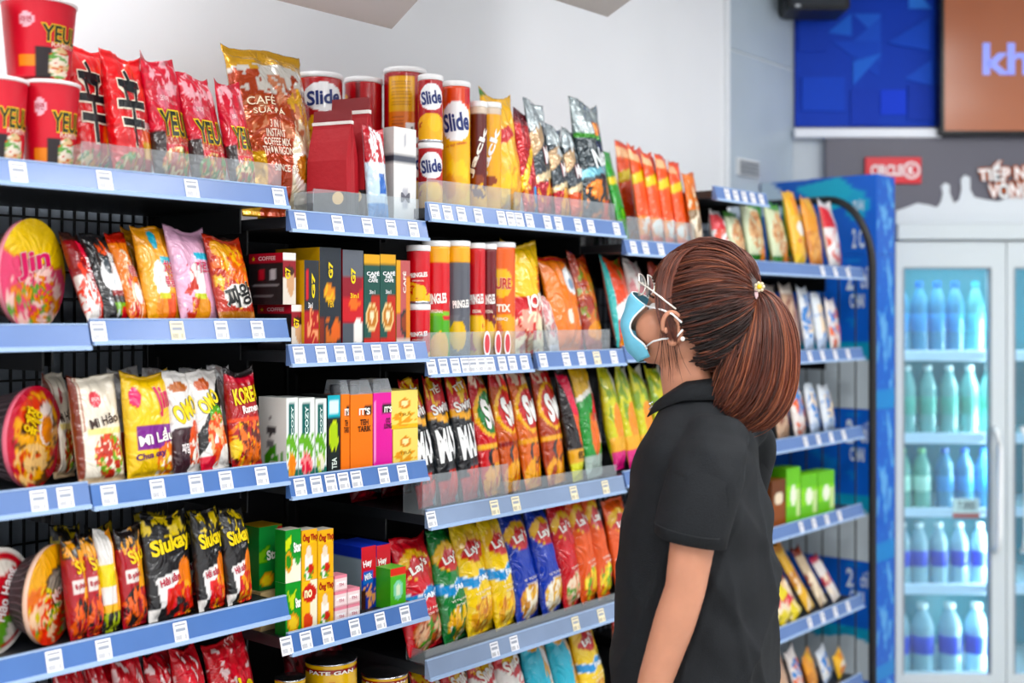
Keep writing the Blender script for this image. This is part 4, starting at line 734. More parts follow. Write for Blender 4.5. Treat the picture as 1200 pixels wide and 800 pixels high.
hei = bx('candy_box', '#1f3a9a', [R(0, .5, 1, 1, '#d02a34'), R(.1, .4, .8, .62, '#2a6ac0'), N(.5, .2, .5, .2, 8, .4, '#e8a878'), R(.0, .0, .3, .3, '#3a1a14')], ('#8f9ea8', [R(0, .82, 1, 1, '#2a3aa8')]), [T('Hey', .4, .72, .6, .14, '#fff4f4', None, 10, .04), T('Milk', .45, .52, .5, .1, '#f4f8ff', None, 10, .03)], top='#2c3fb0')
pinkb = bx('milk_box', '#f0dcdc', [R(0, .8, 1, 1, '#e89aa8'), R(.1, .45, .9, .6, '#f8f4f4'), R(0, 0, 1, .12, '#e0b0b4')], ('#e8d0d0', [R(0, .8, 1, 1, '#e08a9a')]), [T('TH', .5, .4, .4, .2, '#c87a8a', None)], top='#e8a0ac')
grnb = bx('candy_box', '#5fae4a', [E(.5, .45, .3, .25, '#8fd0b0'), R(0, .8, 1, 1, '#d8504a'), E(.5, .45, .16, .14, '#d8e8c8')], ('#4a9a3a', []), [], top='#6ab85a')
# fourth row chips
def lays(b, bot, fam=True, dark='#b8141c', food_c=CHIP, band='#2a8fd0'):
    sh = [E(.42, .76, .40, .13, '#e8b420'), P([(.05, .70), (.35, .84), (.8, .80), (.75, .66), (.4, .62)], '#c8161c')] + food(.5, .17, .42, .15, food_c, 8)
    if fam: sh += [P([(0, .44), (.3, .40), (.5, .47), (1, .43), (1, .53), (.5, .57), (.3, .5), (0, .54)], '#e9f2f8'), P([(0, .45), (.3, .41), (.5, .48), (1, .44), (1, .52), (.5, .56), (.3, .49), (0, .53)], band)]
    tx = [T("Lay's", .44, .74, .52, .10, '#fbf8f2', None, 14, .03), T('VỊ TỰ NHIÊN', .5, .37, .6, .03, '#f4ece0', None, 4), T('KHOAI TÂY', .5, .33, .4, .025, '#f4ece0', None, 4)]
    if fam: tx.append(T('FAMILY', .62, .485, .55, .05, '#f6fbff', None, 4, .03))
    return Kd('chip_bag', 'chip bag', b, sh, tx, m='film')
la_red = lays('#cf1022', 0, food_c=['#b8664a', '#e0a080', '#7a3a2a', '#4f9a3a', '#e8c0a0']); la_grn = lays('#177a34', 0, food_c=['#f0c030', '#f2f0e8', '#2a6a3a', '#e8a82a']); la_yel = lays('#f3cb0e', 0); la_yel2 = lays('#f3cb0e', 0)
la_blu = lays('#1738a8', 0, False, food_c=['#e8b43a', '#f4f0e4', '#c8862a', '#f2e8d0']); la_rd2 = lays('#c8121f', 0, False, food_c=['#d8604a', '#f0c0a0', '#5a9a3a', '#f4e0c8']); la_or = lays('#e2571a', 0, False, food_c=['#f2c02a', '#d8301c', '#6aa83a', '#f4e070'])
for k_ in (la_red, la_yel): k_['tx'] = k_['tx']
redwht = Kd('snack_bag', 'snack bag', '#ece6e2', [P([(0, 1), (1, 1), (1, .7), (.5, .6), (0, .75)], '#c81420'), N(.5, .85, .5, .14, 7, .5, '#f2c01c'), N(.5, .4, .5, .3, 6, .62, '#d8202a'), E(.5, .3, .3, .2, '#e8c02a')], [T('Snack', .5, .76, .7, .14, '#fff8f0', None, 20, .04)])
tealb = Kd('snack_bag', 'snack bag', '#2fb4d0', [P([(.5, 1), (1, 1), (1, .2), (.7, .3)], '#ece4e0'), N(.75, .6, .25, .3, 7, .5, '#e8a83a'), E(.3, .9, .18, .08, '#f0a81c')], [])
redcrnk = Kd('noodle_pack', 'noodle pack', '#c8101e', [N(.5, .5, .6, .5, 7, .62, '#e8404a'), N(.5, .7, .6, .3, 9, .75, '#f4d8d8'), R(0, 0, 1, .35, '#8c0c16'), N(.4, .3, .4, .2, 8, .6, '#f2c01c')], [T('HẢO', .55, .5, .6, .25, '#f4d81a', '#301010', 8, .04)], noodle=True)
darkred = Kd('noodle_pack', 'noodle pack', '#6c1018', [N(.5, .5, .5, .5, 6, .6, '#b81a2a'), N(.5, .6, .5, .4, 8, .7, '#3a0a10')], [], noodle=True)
# rack at the back
nutg = Kd('nut_bag', 'nut bag', '#cfd8b8', [N(.5, .5, .42, .36, 7, .3, '#d8b088'), N(.5, .5, .4, .34, 9, .62, '#b88058'), R(0, .0, 1, .14, '#3a7a34'), R(0, .9, 1, 1, '#5a9a4a'), E(.7, .14, .2, .1, '#e8862a')], [])
nuty = Kd('nut_bag', 'nut bag', '#f0b416', [R(0, .0, 1, .16, '#f2c81a'), E(.5, .5, .3, .1, '#f4f0e8'), R(.3, .68, .7, .92, '#e88a1a'), N(.5, .3, .4, .2, 7, .6, '#d8642a')], [])
nuto = Kd('nut_bag', 'nut bag', '#e89a2a', [R(0, .0, 1, .5, '#c8844a'), N(.5, .3, .5, .3, 7, .5, '#e8b070'), P([(.3, 1), (.7, 1), (.6, .7), (.4, .7)], '#f2b81c')], [])
nutw = Kd('nut_bag', 'nut bag', '#e8e4e4', [N(.4, .4, .4, .3, 6, .45, '#d8503a'), R(.0, .6, .5, .9, '#d81a2a'), R(.6, .0, 1, .4, '#a84a2a'), B(.2, .5, .1, '#f4f4f4')], [])
grnpk = Kd('nut_bag', 'snack pack', '#2f9a34', [N(.5, .5, .5, .5, 6, .6, '#7fc84a'), R(0, 0, 1, .2, '#e8d23a')], [])
whtblu = Kd('snack_pack', 'snack pack', '#dfe4ea', [R(.2, .3, .8, .8, '#f0d8b8'), N(.5, .5, .5, .4, 6, .6, '#5a8ac8'), R(0, 0, 1, .2, '#b8c8e0')], [])
tanpk = Kd('snack_pack', 'snack pack', '#c8a890', [N(.5, .5, .5, .4, 6, .55, '#8a5a4a'), R(0, .85, 1, 1, '#e8dcd0')], [])
orwht = Kd('snack_pack', 'snack pack', '#e8e0dc', [N(.5, .4, .5, .4, 6, .5, '#e8642a'), N(.5, .6, .5, .3, 7, .6, '#4a8ad0')], [])
grnbx = bx('snack_box', '#6cc02c', [R(0, .3, 1, .7, '#8fd84a'), E(.5, .5, .2, .2, '#f0f4e0'), R(.7, .1, 1, .6, '#c8e0a0')], ('#4f9a20', []), [], top='#7fd040')
brnbx = bx('snack_box', '#6a3a1c', [R(0, .0, 1, .5, '#8a4a24'), E(.5, .6, .3, .14, '#e8d8c0')], ('#5a2e14', []), [], top='#7a4a24')
stick = lambda c, d: Kd('snack_stick', 'snack stick', c, [R(0, .4, 1, .6, d), R(0, .9, 1, 1, d), N(.5, .3, .5, .3, 5, .55, '#f2e2c8')], [])
# ------------------------------------------------------------------ special packages
def add_cup(z, xl, xr, yt, yb_z, label, w=.03, yaw=-12, zo=0.0):
    sc, r = cyl_px(xl, xr, w); h = ZY((xl + xr) / 2, yt, w + r) - z - zo
    o = empty('noodle_cup', (0, 0, 0)); place(o, sc, w + r, z + zo, yaw); tag(o, label, 'noodle cup', 'red noodle cups on the top shelf')
    me, fm = cyl_mesh([(r * .76, .0), (r * .78, .003), (r * .955, h - .008)], cup_k['base'], cup_k['sh'], m='carton'); link('cup_wall', me, o)
    MB().lathe([(r * .955, h - .008), (r * 1.0, h - .007), (r * 1.0, h - .003), (r * .96, h - .002), (r * .2, h - .001)], 32).obj('lid', mat_cache('#f0eaea', .35), o, smooth=True)
    letters(cup_k['tx'], fm, h / (2 * math.pi * r * .87), o); return h
def add_bowl(K, z, px, yt, label, w=.07, yaw=30, depth=.075):
    """instant noodle bowl standing on its edge, foil lid to the aisle"""
    s, zc = sz(px, w); r = (ZY(px, yt, w) - z) / 2
    o = empty('noodle_bowl', (0, 0, 0)); place(o, s, w, z, yaw); tag(o, label, 'noodle bowl', 'round noodle bowls standing on edge')
    nr, ns = 16, 48; V = [(0, 0, r)]; U = [(.5, .5)]
    for i in range(1, nr + 1):
        for k in range(ns): a = 2 * math.pi * k / ns; q = i / nr; V.append((q * r * math.cos(a), -.003 * (1 - q * q), r + q * r * math.sin(a))); U.append((.5 + .5 * q * math.cos(a), .5 + .5 * q * math.sin(a)))
    f = [(0, 1 + k, 1 + (k + 1) % ns) for k in range(ns)]
    for i in range(nr - 1):
        for k in range(ns): a = 1 + i * ns + k; b = 1 + i * ns + (k + 1) % ns; f.append((a, a + ns, b + ns, b))
    U = np.array(U); link('lid', mesh_np('lid', V, f, M['film'], paint(U[:, 0], U[:, 1], K['base'], K['sh']), True), o)
    b = MB(); b.lathe([(r * .72, depth), (r * .74, depth - .002), (r * .80, depth * .6), (r * .88, depth * .25), (r * .94, .012), (r * .955, .008)][::-1], 40)
    v = [(x, zz, r + y) for x, y, zz in b.v]; link('tub', mesh_np('tub', v, [q[::-1] for q in b.f], mat_cache('#3a3034' if K is not bowl4a else '#efe9e4', .4), smooth=True), o)
    b = MB(); b.lathe([(r * .95, .010), (r * .99, .009), (r * 1.0, .004), (r * .985, .0005), (r * .95, .0003)], 48)
    v = [(x, zz, r + y) for x, y, zz in b.v]; link('rim', mesh_np('rim', v, [q for q in b.f if len(q) == 4], mat_cache(K['rim'], .35), smooth=True), o)
    b = MB()
    for k in range(36): a = 2 * math.pi * k / 36; c_, s_ = math.cos(a), math.sin(a); b.tube([(r * .93 * c_, .012, r + r * .93 * s_), (r * .80 * c_, depth * .6, r + r * .80 * s_), (r * .735 * c_, depth - .003, r + r * .735 * s_)], .0016, 4)
    b.obj('ribs', mat_cache('#5a4c50' if K is not bowl4a else '#e4ddd8', .4), o)
    letters(K['tx'], lambda u, v, o_: np.stack([(u - .5) * 2 * r, 0 * u - .0032 - o_, 2 * r * v], 1), 1.0, o); return o
def add_paperbag(z, px, yt, wd_, dp, label, w=.05, yaw=-72):
    s = S(px, w); h = ZY(px, yt, w + .03) - z
    o = empty('coffee_bag', (0, 0, 0)); place(o, s, w + .04, z, yaw); tag(o, label, 'coffee bag', 'dark red paper coffee bags')
    secs = [(0, 1, 1), (.02, 1, 1.02), (.27, 1.02, 1.04), (.275, 1.02, 1.05), (.55, 1.0, .98), (.72, .98, .62), (.84, .97, .22), (.88, .97, .16)]
    V, f, C = [], [], []; n = 0; prof = [(-1, -1), (-.33, -1), (.33, -1), (1, -1), (1, -.33), (.86, 0), (1, .33), (1, 1), (.33, 1), (-.33, 1), (-1, 1), (-1, .33), (-.86, 0), (-1, -.33)]
    zs_ = []
    for (q, a, b) in secs:
        for (x, y) in prof: V.append((x * a * wd_ / 2, y * b * dp / 2, q * h)); C.append(lin('#1b2026') if q < .272 else lin('#b01422'))
    m_ = len(prof)
    for i in range(len(secs) - 1):
        for k in range(m_): k2 = (k + 1) % m_; f.append((i * m_ + k, i * m_ + k2, (i + 1) * m_ + k2, (i + 1) * m_ + k))
    f.append(tuple(range(m_ - 1, -1, -1))); f.append(tuple(range((len(secs) - 1) * m_, len(secs) * m_)))
    link('paper_body', mesh_np('paper_body', V, f, M['paper'], np.array(C)), o)
    MB().box(-wd_ * .50, wd_ * .50, -dp * .11, dp * .11, h * .872, h * .90).obj('tin_tie', mat_cache('#e8e2de', .4), o)
    MB().prof([(-dp * .08, h * .90), (dp * .08, h * .90), (dp * .02, h), (-dp * .03, h)], -wd_ * .48, wd_ * .48).obj('folded_top', mat_cache('#7c0f18', .5), o)
    fm = lambda u, v, o_: np.stack([(u - .5) * wd_, 0 * u - dp / 2 * 1.06 - o_, v * h], 1)

    fs_ = lambda u, v, o_: np.stack([0 * u + wd_ / 2 * 1.03 + o_, (u - .5) * dp * .8, v * h], 1)
    MB().lathe([(.012, 0), (.0125, .0005), (.0125, .001), (.009, .0012)], 20).obj('emblem', mat_cache('#e8c078', .4), o, (wd_ * .3, -dp * .54, h * .22), (math.pi / 2, 0, 0))
def add_tin(K, z, xl, xr, yt, label, w=.05, group=None):
    sc, r = cyl_px(xl, xr, w); h = ZY((xl + xr) / 2, yt, w + r) - z
    o = empty('food_tin', (0, 0, 0)); place(o, sc, w + r, z, -40); tag(o, label, 'food tin', group)
    me, fm = cyl_mesh([(r, .003), (r, h - .003)], K['base'], K['sh']); link('tin_wall', me, o)
    for q in (0, h - .004): MB().lathe([(r * .98, q), (r * 1.03, q + .001), (r * 1.03, q + .003), (r * .97, q + .004)], 32).obj('rim', M['chrome'], o, smooth=True)
    letters(K['tx'], fm, h / (2 * math.pi * r), o)
    MB().lathe([(r * .96, h - .003), (r * .9, h - .0022), (r * .3, h - .002)], 32).obj('tin_lid', mat_cache('#c8b070', .35), o, smooth=True)

# ------------------------------------------------------------------ unit 1, top shelf
z = fl(B1)
G = 'red noodle cups on the top shelf'
h1 = add_cup(z, -38, 32, 92, 0, 'lower noodle cup cut by the left edge of the picture', .02)
h2 = add_cup(z, 24, 93, 97, 0, 'lower red noodle cup standing next to the noodle bags', .02)
add_cup(z, -82, -2, -12, 0, 'upper noodle cup at the very left edge of the top shelf', .02, zo=h1 + .001)
add_cup(z, 2, 89, 3, 0, 'upper red noodle cup stacked on another at the top left', .02, zo=h2 + .001)
g = 'red noodle bags on the top shelf'
add_bag(shin, z, 93, 138, 58, 'red noodle bag with big black character next to the noodle cups', .05, .05, 9, 12, k=1.5, group=g)
add_bag(shin, z, 142, 188, 70, 'red noodle bag with big black character nearer the yellow-lettered bags', .02, .05, 9, 12, k=1.25, group=g)
add_bag(yeul, z, 190, 233, 74, 'first yellow-lettered red noodle bag right of the black-character bags', .02, .045, 10, 14, k=1.25, group=g)
add_bag(yeul, z, 234, 276, 93, 'second yellow-lettered red noodle bag, in the middle of three', .02, .045, 12, 14, k=1.25, group=g)
add_bag(yeul, z, 278, 306, 103, 'third yellow-lettered red noodle bag, touching the gold coffee bag', .02, .04, 12, 10, k=1.25, group=g)
# unit 2, top shelf
z = fl(C1)
add_bag(goldbag, z, 306, 352, 62, 'large gold and brown coffee bag with cup picture on the top shelf', .10, .09, 12, -4, k=2.0, res=(48, 72))
add_bag(dict(goldbag), z, 312, 342, 76, 'gold coffee bag peeping out behind the large gold coffee bag', .24, .06, 4, 0, k=1.5)
g = 'snack canisters on the top shelf'
def two(K, xl, xr, yt, lab_u, lab_l, w, Kl=None, yaw=-40, z=None):
    z = fl(C1) if z is None else z
    sc, r = cyl_px(xl, xr, w); top = ZY((xl + xr) / 2, yt, w + r); hh = (top - z) / 2 - .0005
    add_can(Kl or K, z, xl, xr, 0, lab_l, w, yaw, g, h=hh); add_can(K, z, xl, xr, 0, lab_u, w, yaw, g, zo=hh + .001, h=hh)
two(slide, 348, 401, 88, 'upper dark red canister with white oval, between gold bag and red paper bags', 'lower dark red canister behind the red paper coffee bags', .20)
two(dict(slide, sh=slide_r[:1] + [E(.3, .7, .05, .12, '#f0a020')] + [R(.42, 0, .46, 1, '#6c0c14')], tx=[]), 404, 448, 93, 'upper plain side of a dark red canister behind the paper bags', 'lower dark red canister hidden behind the paper bags', .20, z=fl(D1))
two(slide_back, 450, 499, 82, 'upper canister turned to its yellow ingredients panel with barcode', 'lower canister under the one turned to its yellow panel', .13, z=fl(D1))
two(slide_slim, 490, 519, 89, 'upper slim red canister with white oval beside the yellow panel canister', 'lower slim red canister with white oval above the price rail', .022, z=fl(D1))
add_can(slide_slim, fl(D1), 472, 499, 163, 'slim red canister with white oval half hidden behind the white box', .095, -40, g)
add_paperbag(z, 406, 131, .088, .045, 'left dark red paper coffee bag with white tie', .05)
add_paperbag(z, 427, 117, .088, .045, 'right dark red paper coffee bag with white tie', .055)
blubag = Kd('tea_bag_pack', 'tea pack', '#c8dcea', [R(0, .62, 1, 1, '#b8202e'), N(.5, .7, .5, .3, 7, .5, '#f0f4f8'), R(.4, .3, .75, .5, '#3a6ab8'), R(0, 0, 1, .2, '#5a9ad8')], [])
add_bag(blubag, z, 438, 460, 152, 'red and pale blue pouch between paper bag and white box', .012, .03, 6, 0, k=1.1)
whb = bx('slim_box', '#eceae8', [R(0, .66, 1, .74, '#4a4e5a'), R(.4, .2, .6, .4, '#b8b8c0'), R(.45, .80, .55, .94, '#b0b0b8')], ('#dcd8d6', [R(0, .66, 1, .74, '#3a3e4a')]), [T('M', .5, .3, .4, .1, '#6a6a74', None, 0, .02)])
add_box(whb, z, 462, 488, 150, 'slim white box with grey ribbon on the top shelf', .03, .03, h=None)
# unit 3, top shelf
z = fl(D1); g = 'snack canisters on the top shelf'
add_can(slide_tall, z, 518, 551, 97, 'tall yellow canister with orange top and white oval', .015, -46, g)
add_can(slide_tall, z, 507, 536, 108, 'tall yellow canister just behind the front one with white oval', .10, -46, g)
add_can(jack_b, z, 555, 569, 120, 'narrow dark brown canister with white slanted lettering', .012, -46, g, row=True)
add_can(jack_y, z, 569, 587, 122, 'narrow yellow canister with white slanted lettering', .012, -46, g, row=True)
g = 'chip bags on the top shelf'
add_bag(yellowbag, z, 586, 618, 116, 'bright yellow chip bag with red band on the top shelf', .012, .06, 6, 6, k=1.3, group=g, flop=.0)
add_bag(redyel, z, 621, 636, 134, 'red and yellow foil bag squeezed beside the bright yellow chip bag', .02, .035, 8, 14, k=2.0, group=g)
add_bag(silv_r, z, 639, 660, 122, 'silver grey chip bag with red bottom, leftmost of the silver bags', .02, .04, 8, 18, k=1.9, group=g)
add_bag(silv_r, z, 659, 678, 152, 'second silver grey chip bag with red bottom and white lettering', .02, .04, 8, 18, k=1.8, group=g)
add_bag(silv_g, z, 677, 694, 155, 'silver grey chip bag with orange bottom beside the teal lettered bag', .02, .04, 8, 18, k=1.8, group=g)
add_bag(neon, z, 694, 728, 126, 'tall silver topped chip bag with green line, rightmost of the silver bags', .02, .06, 8, 8, k=1.25, group=g)
# unit 4, top shelf
z = fl(E1); g = 'orange snack bags on the top shelf'
add_bag(orange, z, 738, 752, 170, 'orange snack bag behind the green one', .16, .04, 6, 10, k=2.4, group=g)
add_bag(green_s, z, 734, 756, 176, 'green snack bag leaning at the left of the orange bags', .02, .03, 14, 25, roll=6, k=1.5, group=g)
for i, (a, b, yt) in enumerate([(757, 772, 176), (772, 787, 181), (787, 801, 186), (801, 816, 192)]):
    add_bag(orange, z, a, b, yt, ['first', 'second', 'third', 'fourth'][i] + ' orange snack bag right of the green bag', .02, .035, 8, 18, k=2.0, group=g)
add_bag(tan, z, 817, 832, 205, 'orange and brown snack bag at the right end of the orange bags', .02, .03, 8, 12, k=1.3, group=g)

# ------------------------------------------------------------------ unit 1, second shelf
add_bowl(jinlid, fl(A2), 40, 256, 'yellow and pink noodle bowl lid on the second shelf', .07, 30, .046)
add_bowl(jinlid, fl(A2), -38, 262, 'yellow noodle bowl cut by the left edge on the second shelf', .07, 30, .046)
z = fl(B2); g = 'noodle packs on the second shelf'
for K, a, b, yt, ln, lab in [(koreared, 108, 128, 280, 24, 'red and white noodle pack beside the yellow noodle bowl'), (blackpk, 128, 160, 281, 22, 'black noodle pack with white and green print'), (orangepk, 158, 178, 279, 22, 'orange noodle pack next to the black pack, half hidden'),
                         (yelpk, 179, 215, 270, 14, 'amber yellow noodle pack with pink lettering'), (pinkpk, 217, 260, 272, 14, 'pale pink noodle pack with pink lettering'), (jjapk, 262, 303, 282, 14, 'red orange noodle pack with big black lettering on white')]:
    add_bag(K, z, a, b, yt, lab, .015, .03, ln, 14, k=1.45, group=g)
add_bag(yelpk, z, 160, 190, 270, 'plain amber back pack peeping out behind the yellow noodle pack', .09, .03, 10, 8, k=1.4, group=g)
add_bag(koreared, z, 262, 290, 282, 'dark red noodle pack behind the pack with big black lettering', .09, .03, 8, 8, k=1.4, group=g)
# unit 2, second shelf
z = fl(C2); g = 'coffee boxes on the second shelf'
add_box(cofA, z, 342, 357, 357, 'lower small coffee box with cup picture, under another', .02, .10, group=g)
add_box(cofA, z, 332, 347, 296, 'upper black and red coffee box with cup picture, beside the noodle packs', .02, .10, group=g, zo=ZY(350, 357, .02) - z + .0005)
add_box(g7s, z, 357, 374, 305, 'small black and red coffee box before the yellow one', .012, .05, group=g)
add_box(g7l, z, 375, 400, 290, 'tall black coffee box with yellow sides', .012, .13, group=g)
add_box(g7r, z, 402, 426, 293, 'grey and red coffee box beside the tall black one', .012, .10, group=g)
add_box(nes, z, 427, 445.5, 298, 'left of two dark green coffee boxes with yellow top', .012, .10, group=g)
add_box(nes, z, 446, 464, 298, 'right of two dark green coffee boxes with yellow top', .012, .10, group=g)
add_box(nes2, z, 465, 481, 305, 'pinkish coffee box next to the red canisters', .015, .09, group=g)
# unit 3, second shelf
z = fl(D2); g = 'snack canisters on the second shelf'
hh = (ZY(492, 288, .03) - z) / 2
add_can(pr_red, z, 484, 504, 0, 'lower red canister at the left end of the row', .014, -46, g, h=hh, row=True); add_can(pr_red, z, 484, 504, 0, 'upper red canister at the left end of the row', .014, -46, g, zo=hh + .001, h=hh, row=True)
for K, a, b, yt, lab in [(pr_grn, 505, 528, 283, 'red canister with green lower half and amber top'), (pr_gry, 529, 552, 283, 'grey canister with amber top'), (pr_r2, 553, 567, 285, 'slim red canister right of the grey one'), (pr_brn, 567, 580, 286, 'slim maroon canister left of the orange one'), (pr_sur, 580, 606, 285, 'orange canister at the right end of the canisters')]:
    add_can(K, z, a, b, yt, lab, .014, -46, g, row=True)
for x, i in ((570, 0), (583, 1), (594, 2)):
    o = MB().lathe([(.0, 0), (.0105, 0), (.0105, .0012), (.0, .0012)], 20).obj('promo_disc', mat_cache('#f0e4e4', .4), None); o.scale = (1, 2.6, 1)
    o.location = W(S(x), -.001, D2 + .026); o.rotation_euler = (math.pi / 2, 0, PHI); tag(o, ['left', 'middle', 'right'][i] + ' oval white and red promo sticker on the clear guard', 'sticker', 'oval promo stickers')
    MB().lathe([(.0, 0), (.0078, 0), (.0078, .0006), (.0, .0006)], 20).obj('sticker_centre', mat_cache('#c83a44', .4), o, (0, 0, .0012))
g = 'chip bags on the second shelf'
add_bag(popc, z + .003, 608, 642, 288, 'yellow and red popcorn bag beside the orange canister', .012, .06, 6, 4, k=1.35, group=g)
add_bag(palebag, z + .003, 650, 660, 350, 'pale crumpled bag between popcorn bag and orange bag', .02, .03, 14, 10, k=1.6, group=g)
add_bag(orangebag, z + .003, 660, 696, 305, 'bright orange chip bag with silver oval on the second shelf', .02, .06, 12, 10, k=1.4, group=g)
add_bag(brownbag, z + .003, 696, 713, 302, 'brown red snack bag right of the bright orange bag', .03, .05, 12, 14, k=1.9, group=g)
add_bag(pinkteal, fl(E2), 731, 757, 306, 'coral snack bag with teal edge beside the face mask', .015, .05, 12, 10, k=1.3, group=g)
add_bag(palebag, fl(E2), 757, 780, 308, 'pale snack bag behind the spectacles', .015, .05, 12, 12, k=1.3, group=g)
for i, (K, a, b) in enumerate([(brownbag, 780, 804), (orangebag, 806, 830)]): add_bag(K, fl(E2), a, b, 312, ['brown', 'orange'][i] + ' snack bag on the second shelf hidden behind the head', .02, .04, 10, 12, k=1.2, group=g)

# ------------------------------------------------------------------ third shelves
add_bowl(bowl3, fl(A3), 42, 452, 'red noodle bowl with dark ribbed tub on the third shelf', .07, 32, .085)
z = fl(B3); g = 'noodle packs on the third shelf'
add_bag(whitepk, fl(A3), 70, 94, 441, 'cream noodle pack with brown edge, half hidden beside the red bowl', .085, .045, 10, 16, k=1.4, group=g)
for K, a, b, yt, ln, yw, kk, lab in [(whitepk, 97, 152, 444, 10, 10, 1.25, 'cream noodle pack with bowl picture and dark lettering'), (yelrow3, 156, 207, 441, 7, 6, 1.18, 'bright yellow noodle pack with purple band'), (ovo, 210, 240, 438, 9, 14, 1.4, 'white noodle pack with dark lower half'),
                                 (ovo2, 242, 276, 437, 12, 14, 1.3, 'white noodle pack with black slanted band'), (korea, 278, 314, 436, 8, 10, 1.2, 'dark red noodle pack with yellow lettering at the shelf end')]:
    add_bag(K, z, a, b, yt, lab, .015, .035, ln, yw, k=kk, group=g)
add_bag(whtcone, z, 262, 285, 432, 'pale grey pack behind the dark red noodle pack', .08, .03, 12, 8, k=1.4, group=g)
for i, (a, b) in enumerate([(140, 170), (178, 205), (222, 245)]): add_bag(whtcone, z, a, b, 434, ['leftmost', 'middle', 'rightmost'][i] + ' pale pack peeping over the noodle packs of the third shelf', .12, .03, 6, 6, k=1.3, group=g)
z = fl(C3); g = 'tea boxes on the third shelf'
for K, a, b, yt, dp, lab in [(tea1, 336, 349.5, 466, .08, 'white tea box with orange flower, leftmost'), (tea2, 350.5, 369, 466, .08, 'white tea box with red flower'), (tea3, 370, 383, 467, .08, 'white tea box with pale flower'), (teablk, 384.5, 399, 463, .08, 'black tea box with teal top and yellow leaves')]:
    add_box(K, z, a, b, yt, lab, .012, dp, group=g)
def tea_pouch(K, a, b, yt, lab):
    o = add_box(K, z, a, b, yt + 16, lab, .012, .05, group='tea cartons with clear tops'); wd_ = S(b, .012) - S(a, .012); h0 = ZY((a + b) / 2, yt + 16, .012) - z
    o['category'] = 'tea carton'
    v = [(-wd_ / 2, -.025, h0), (wd_ / 2, -.025, h0), (wd_ / 2, .025, h0), (-wd_ / 2, .025, h0), (-wd_ / 2 * .8, -.018, h0 + .027), (wd_ / 2 * .8, -.018, h0 + .027), (wd_ / 2 * .8, .018, h0 + .027), (-wd_ / 2 * .8, .018, h0 + .027)]
    link('clear_top', mesh_np('clear_top', v, [(4, 5, 6, 7), (0, 1, 5, 4), (1, 2, 6, 5), (2, 3, 7, 6), (3, 0, 4, 7)], clear_mat('film_clear', '#e8ecf0', .2, .05)), o)
    MB().lathe([(.012, h0 + .001), (.0125, h0 + .002), (.0125, h0 + .016), (.011, h0 + .018)], 16).obj('cap', mat_cache('#3a3c42', .3), o)
tea_pouch(itsor, 400, 410, 446, 'narrow orange tea carton beside the black tea box')
tea_pouch(itsor, 411, 437, 446, 'orange tea carton with black lettering and clear top')
tea_pouch(itspk, 438, 460, 444, 'pink tea carton with black lettering and clear top')
hb = (ZY(475, 457, .012) - z) / 2
add_box(yelbox, z, 461, 490, 0, 'lower of two pale yellow tea boxes', .012, .07, group=g, h=hb); add_box(yelbox, z, 459, 490, 0, 'upper of two pale yellow tea boxes', .012, .07, group=g, h=hb - .001, zo=hb + .0005)
z = fl(D3); g = 'chip bags on the third shelf'
for K, a, b, yt, lab in [(sw_blk, 499, 524, 447, 'first black chip bag with big white lettering, beside the yellow boxes'), (sw_blk, 526, 550, 443, 'second black chip bag with big white lettering'), (sw_blk, 552, 576, 440, 'third black chip bag, touching the green-ringed bag'), (sw_grn, 577, 600, 437, 'red chip bag with green oval'),
                         (sw_or, 601, 624, 435, 'brown orange chip bag with red oval'), (sw_red, 625, 649, 433, 'orange chip bag with bright red oval'), (sw_or2, 651, 678, 431, 'rust brown chip bag with red oval, rightmost of the oval bags'), (pinkblk, 680, 696, 432, 'black and pink chip bag with yellow bottom'),
                         (akbag, 697, 721, 430, 'green and amber chip bag with red lettering')]:
    add_bag(K, z, a, b, yt, lab, .015, .05, 10, 16, k=1.35, group=g)
for i, (a, b) in enumerate([(729, 744), (746, 762), (764, 780), (784, 804)]): add_bag(yelgrn, fl(E3), a, b, 432, ['first', 'second', 'third', 'hidden fourth'][i] + ' yellow green snack bag beside the black collar', .015, .05, 10, 16, k=1.4, group=g)

# ------------------------------------------------------------------ fourth shelves
z = fl(B4)
add_bowl(bowl4a, z, -2, 642, 'white rimmed noodle bowl with red ring at the left edge of the fourth shelf', .06, 26, .07)
add_bowl(bowl4b, z, 62, 638, 'orange noodle bowl with shrimp picture on the fourth shelf', .055, 34, .042)
g = 'noodle packs on the fourth shelf'
for K, a, b, yt, ln, yw, kk, lab in [(siured, 88, 108, 632, 8, 14, 1.5, 'dark red noodle pack right of the orange bowl'), (siured, 108, 124, 628, 8, 14, 1.5, 'dark red noodle pack with white strip'), (siustripe, 126, 148, 622, 8, 14, 1.2, 'noodle pack turned to its white, yellow and orange stripes'), (siured, 150, 178, 620, 8, 14, 1.3, 'red noodle pack before the black ones'),
                                 (siu, 180, 236, 604, 8, 10, 1.16, 'first black noodle pack with yellow lettering, the widest'), (siu, 239, 271, 600, 8, 12, 1.25, 'second black noodle pack with yellow lettering'), (siu, 273, 303, 598, 8, 12, 1.2, 'third black noodle pack with yellow lettering, by the green box')]:
    add_bag(K, z, a, b, yt, lab, .015, .035, ln, yw, k=kk, group=g)
for i, (a, b) in enumerate([(70, 95), (110, 135), (170, 195), (215, 240), (255, 285)]): add_bag(siu, z, a, b, 598 + (20 if i < 2 else 4), ['leftmost', 'second', 'third', 'fourth', 'rightmost'][i] + ' dark noodle pack in the back row of the fourth shelf', .13, .035, 5, 6, k=1.5, group=g)
z = fl(C4); g = 'milk boxes on the fourth shelf'
hk = ZY(330, 700, .02) - z
add_box(kraft, z, 306, 330, 692, 'kraft cardboard tray under the green milk boxes', .075, .18, group=None)
zt0 = ZY(318, 692, .075) - z + .001
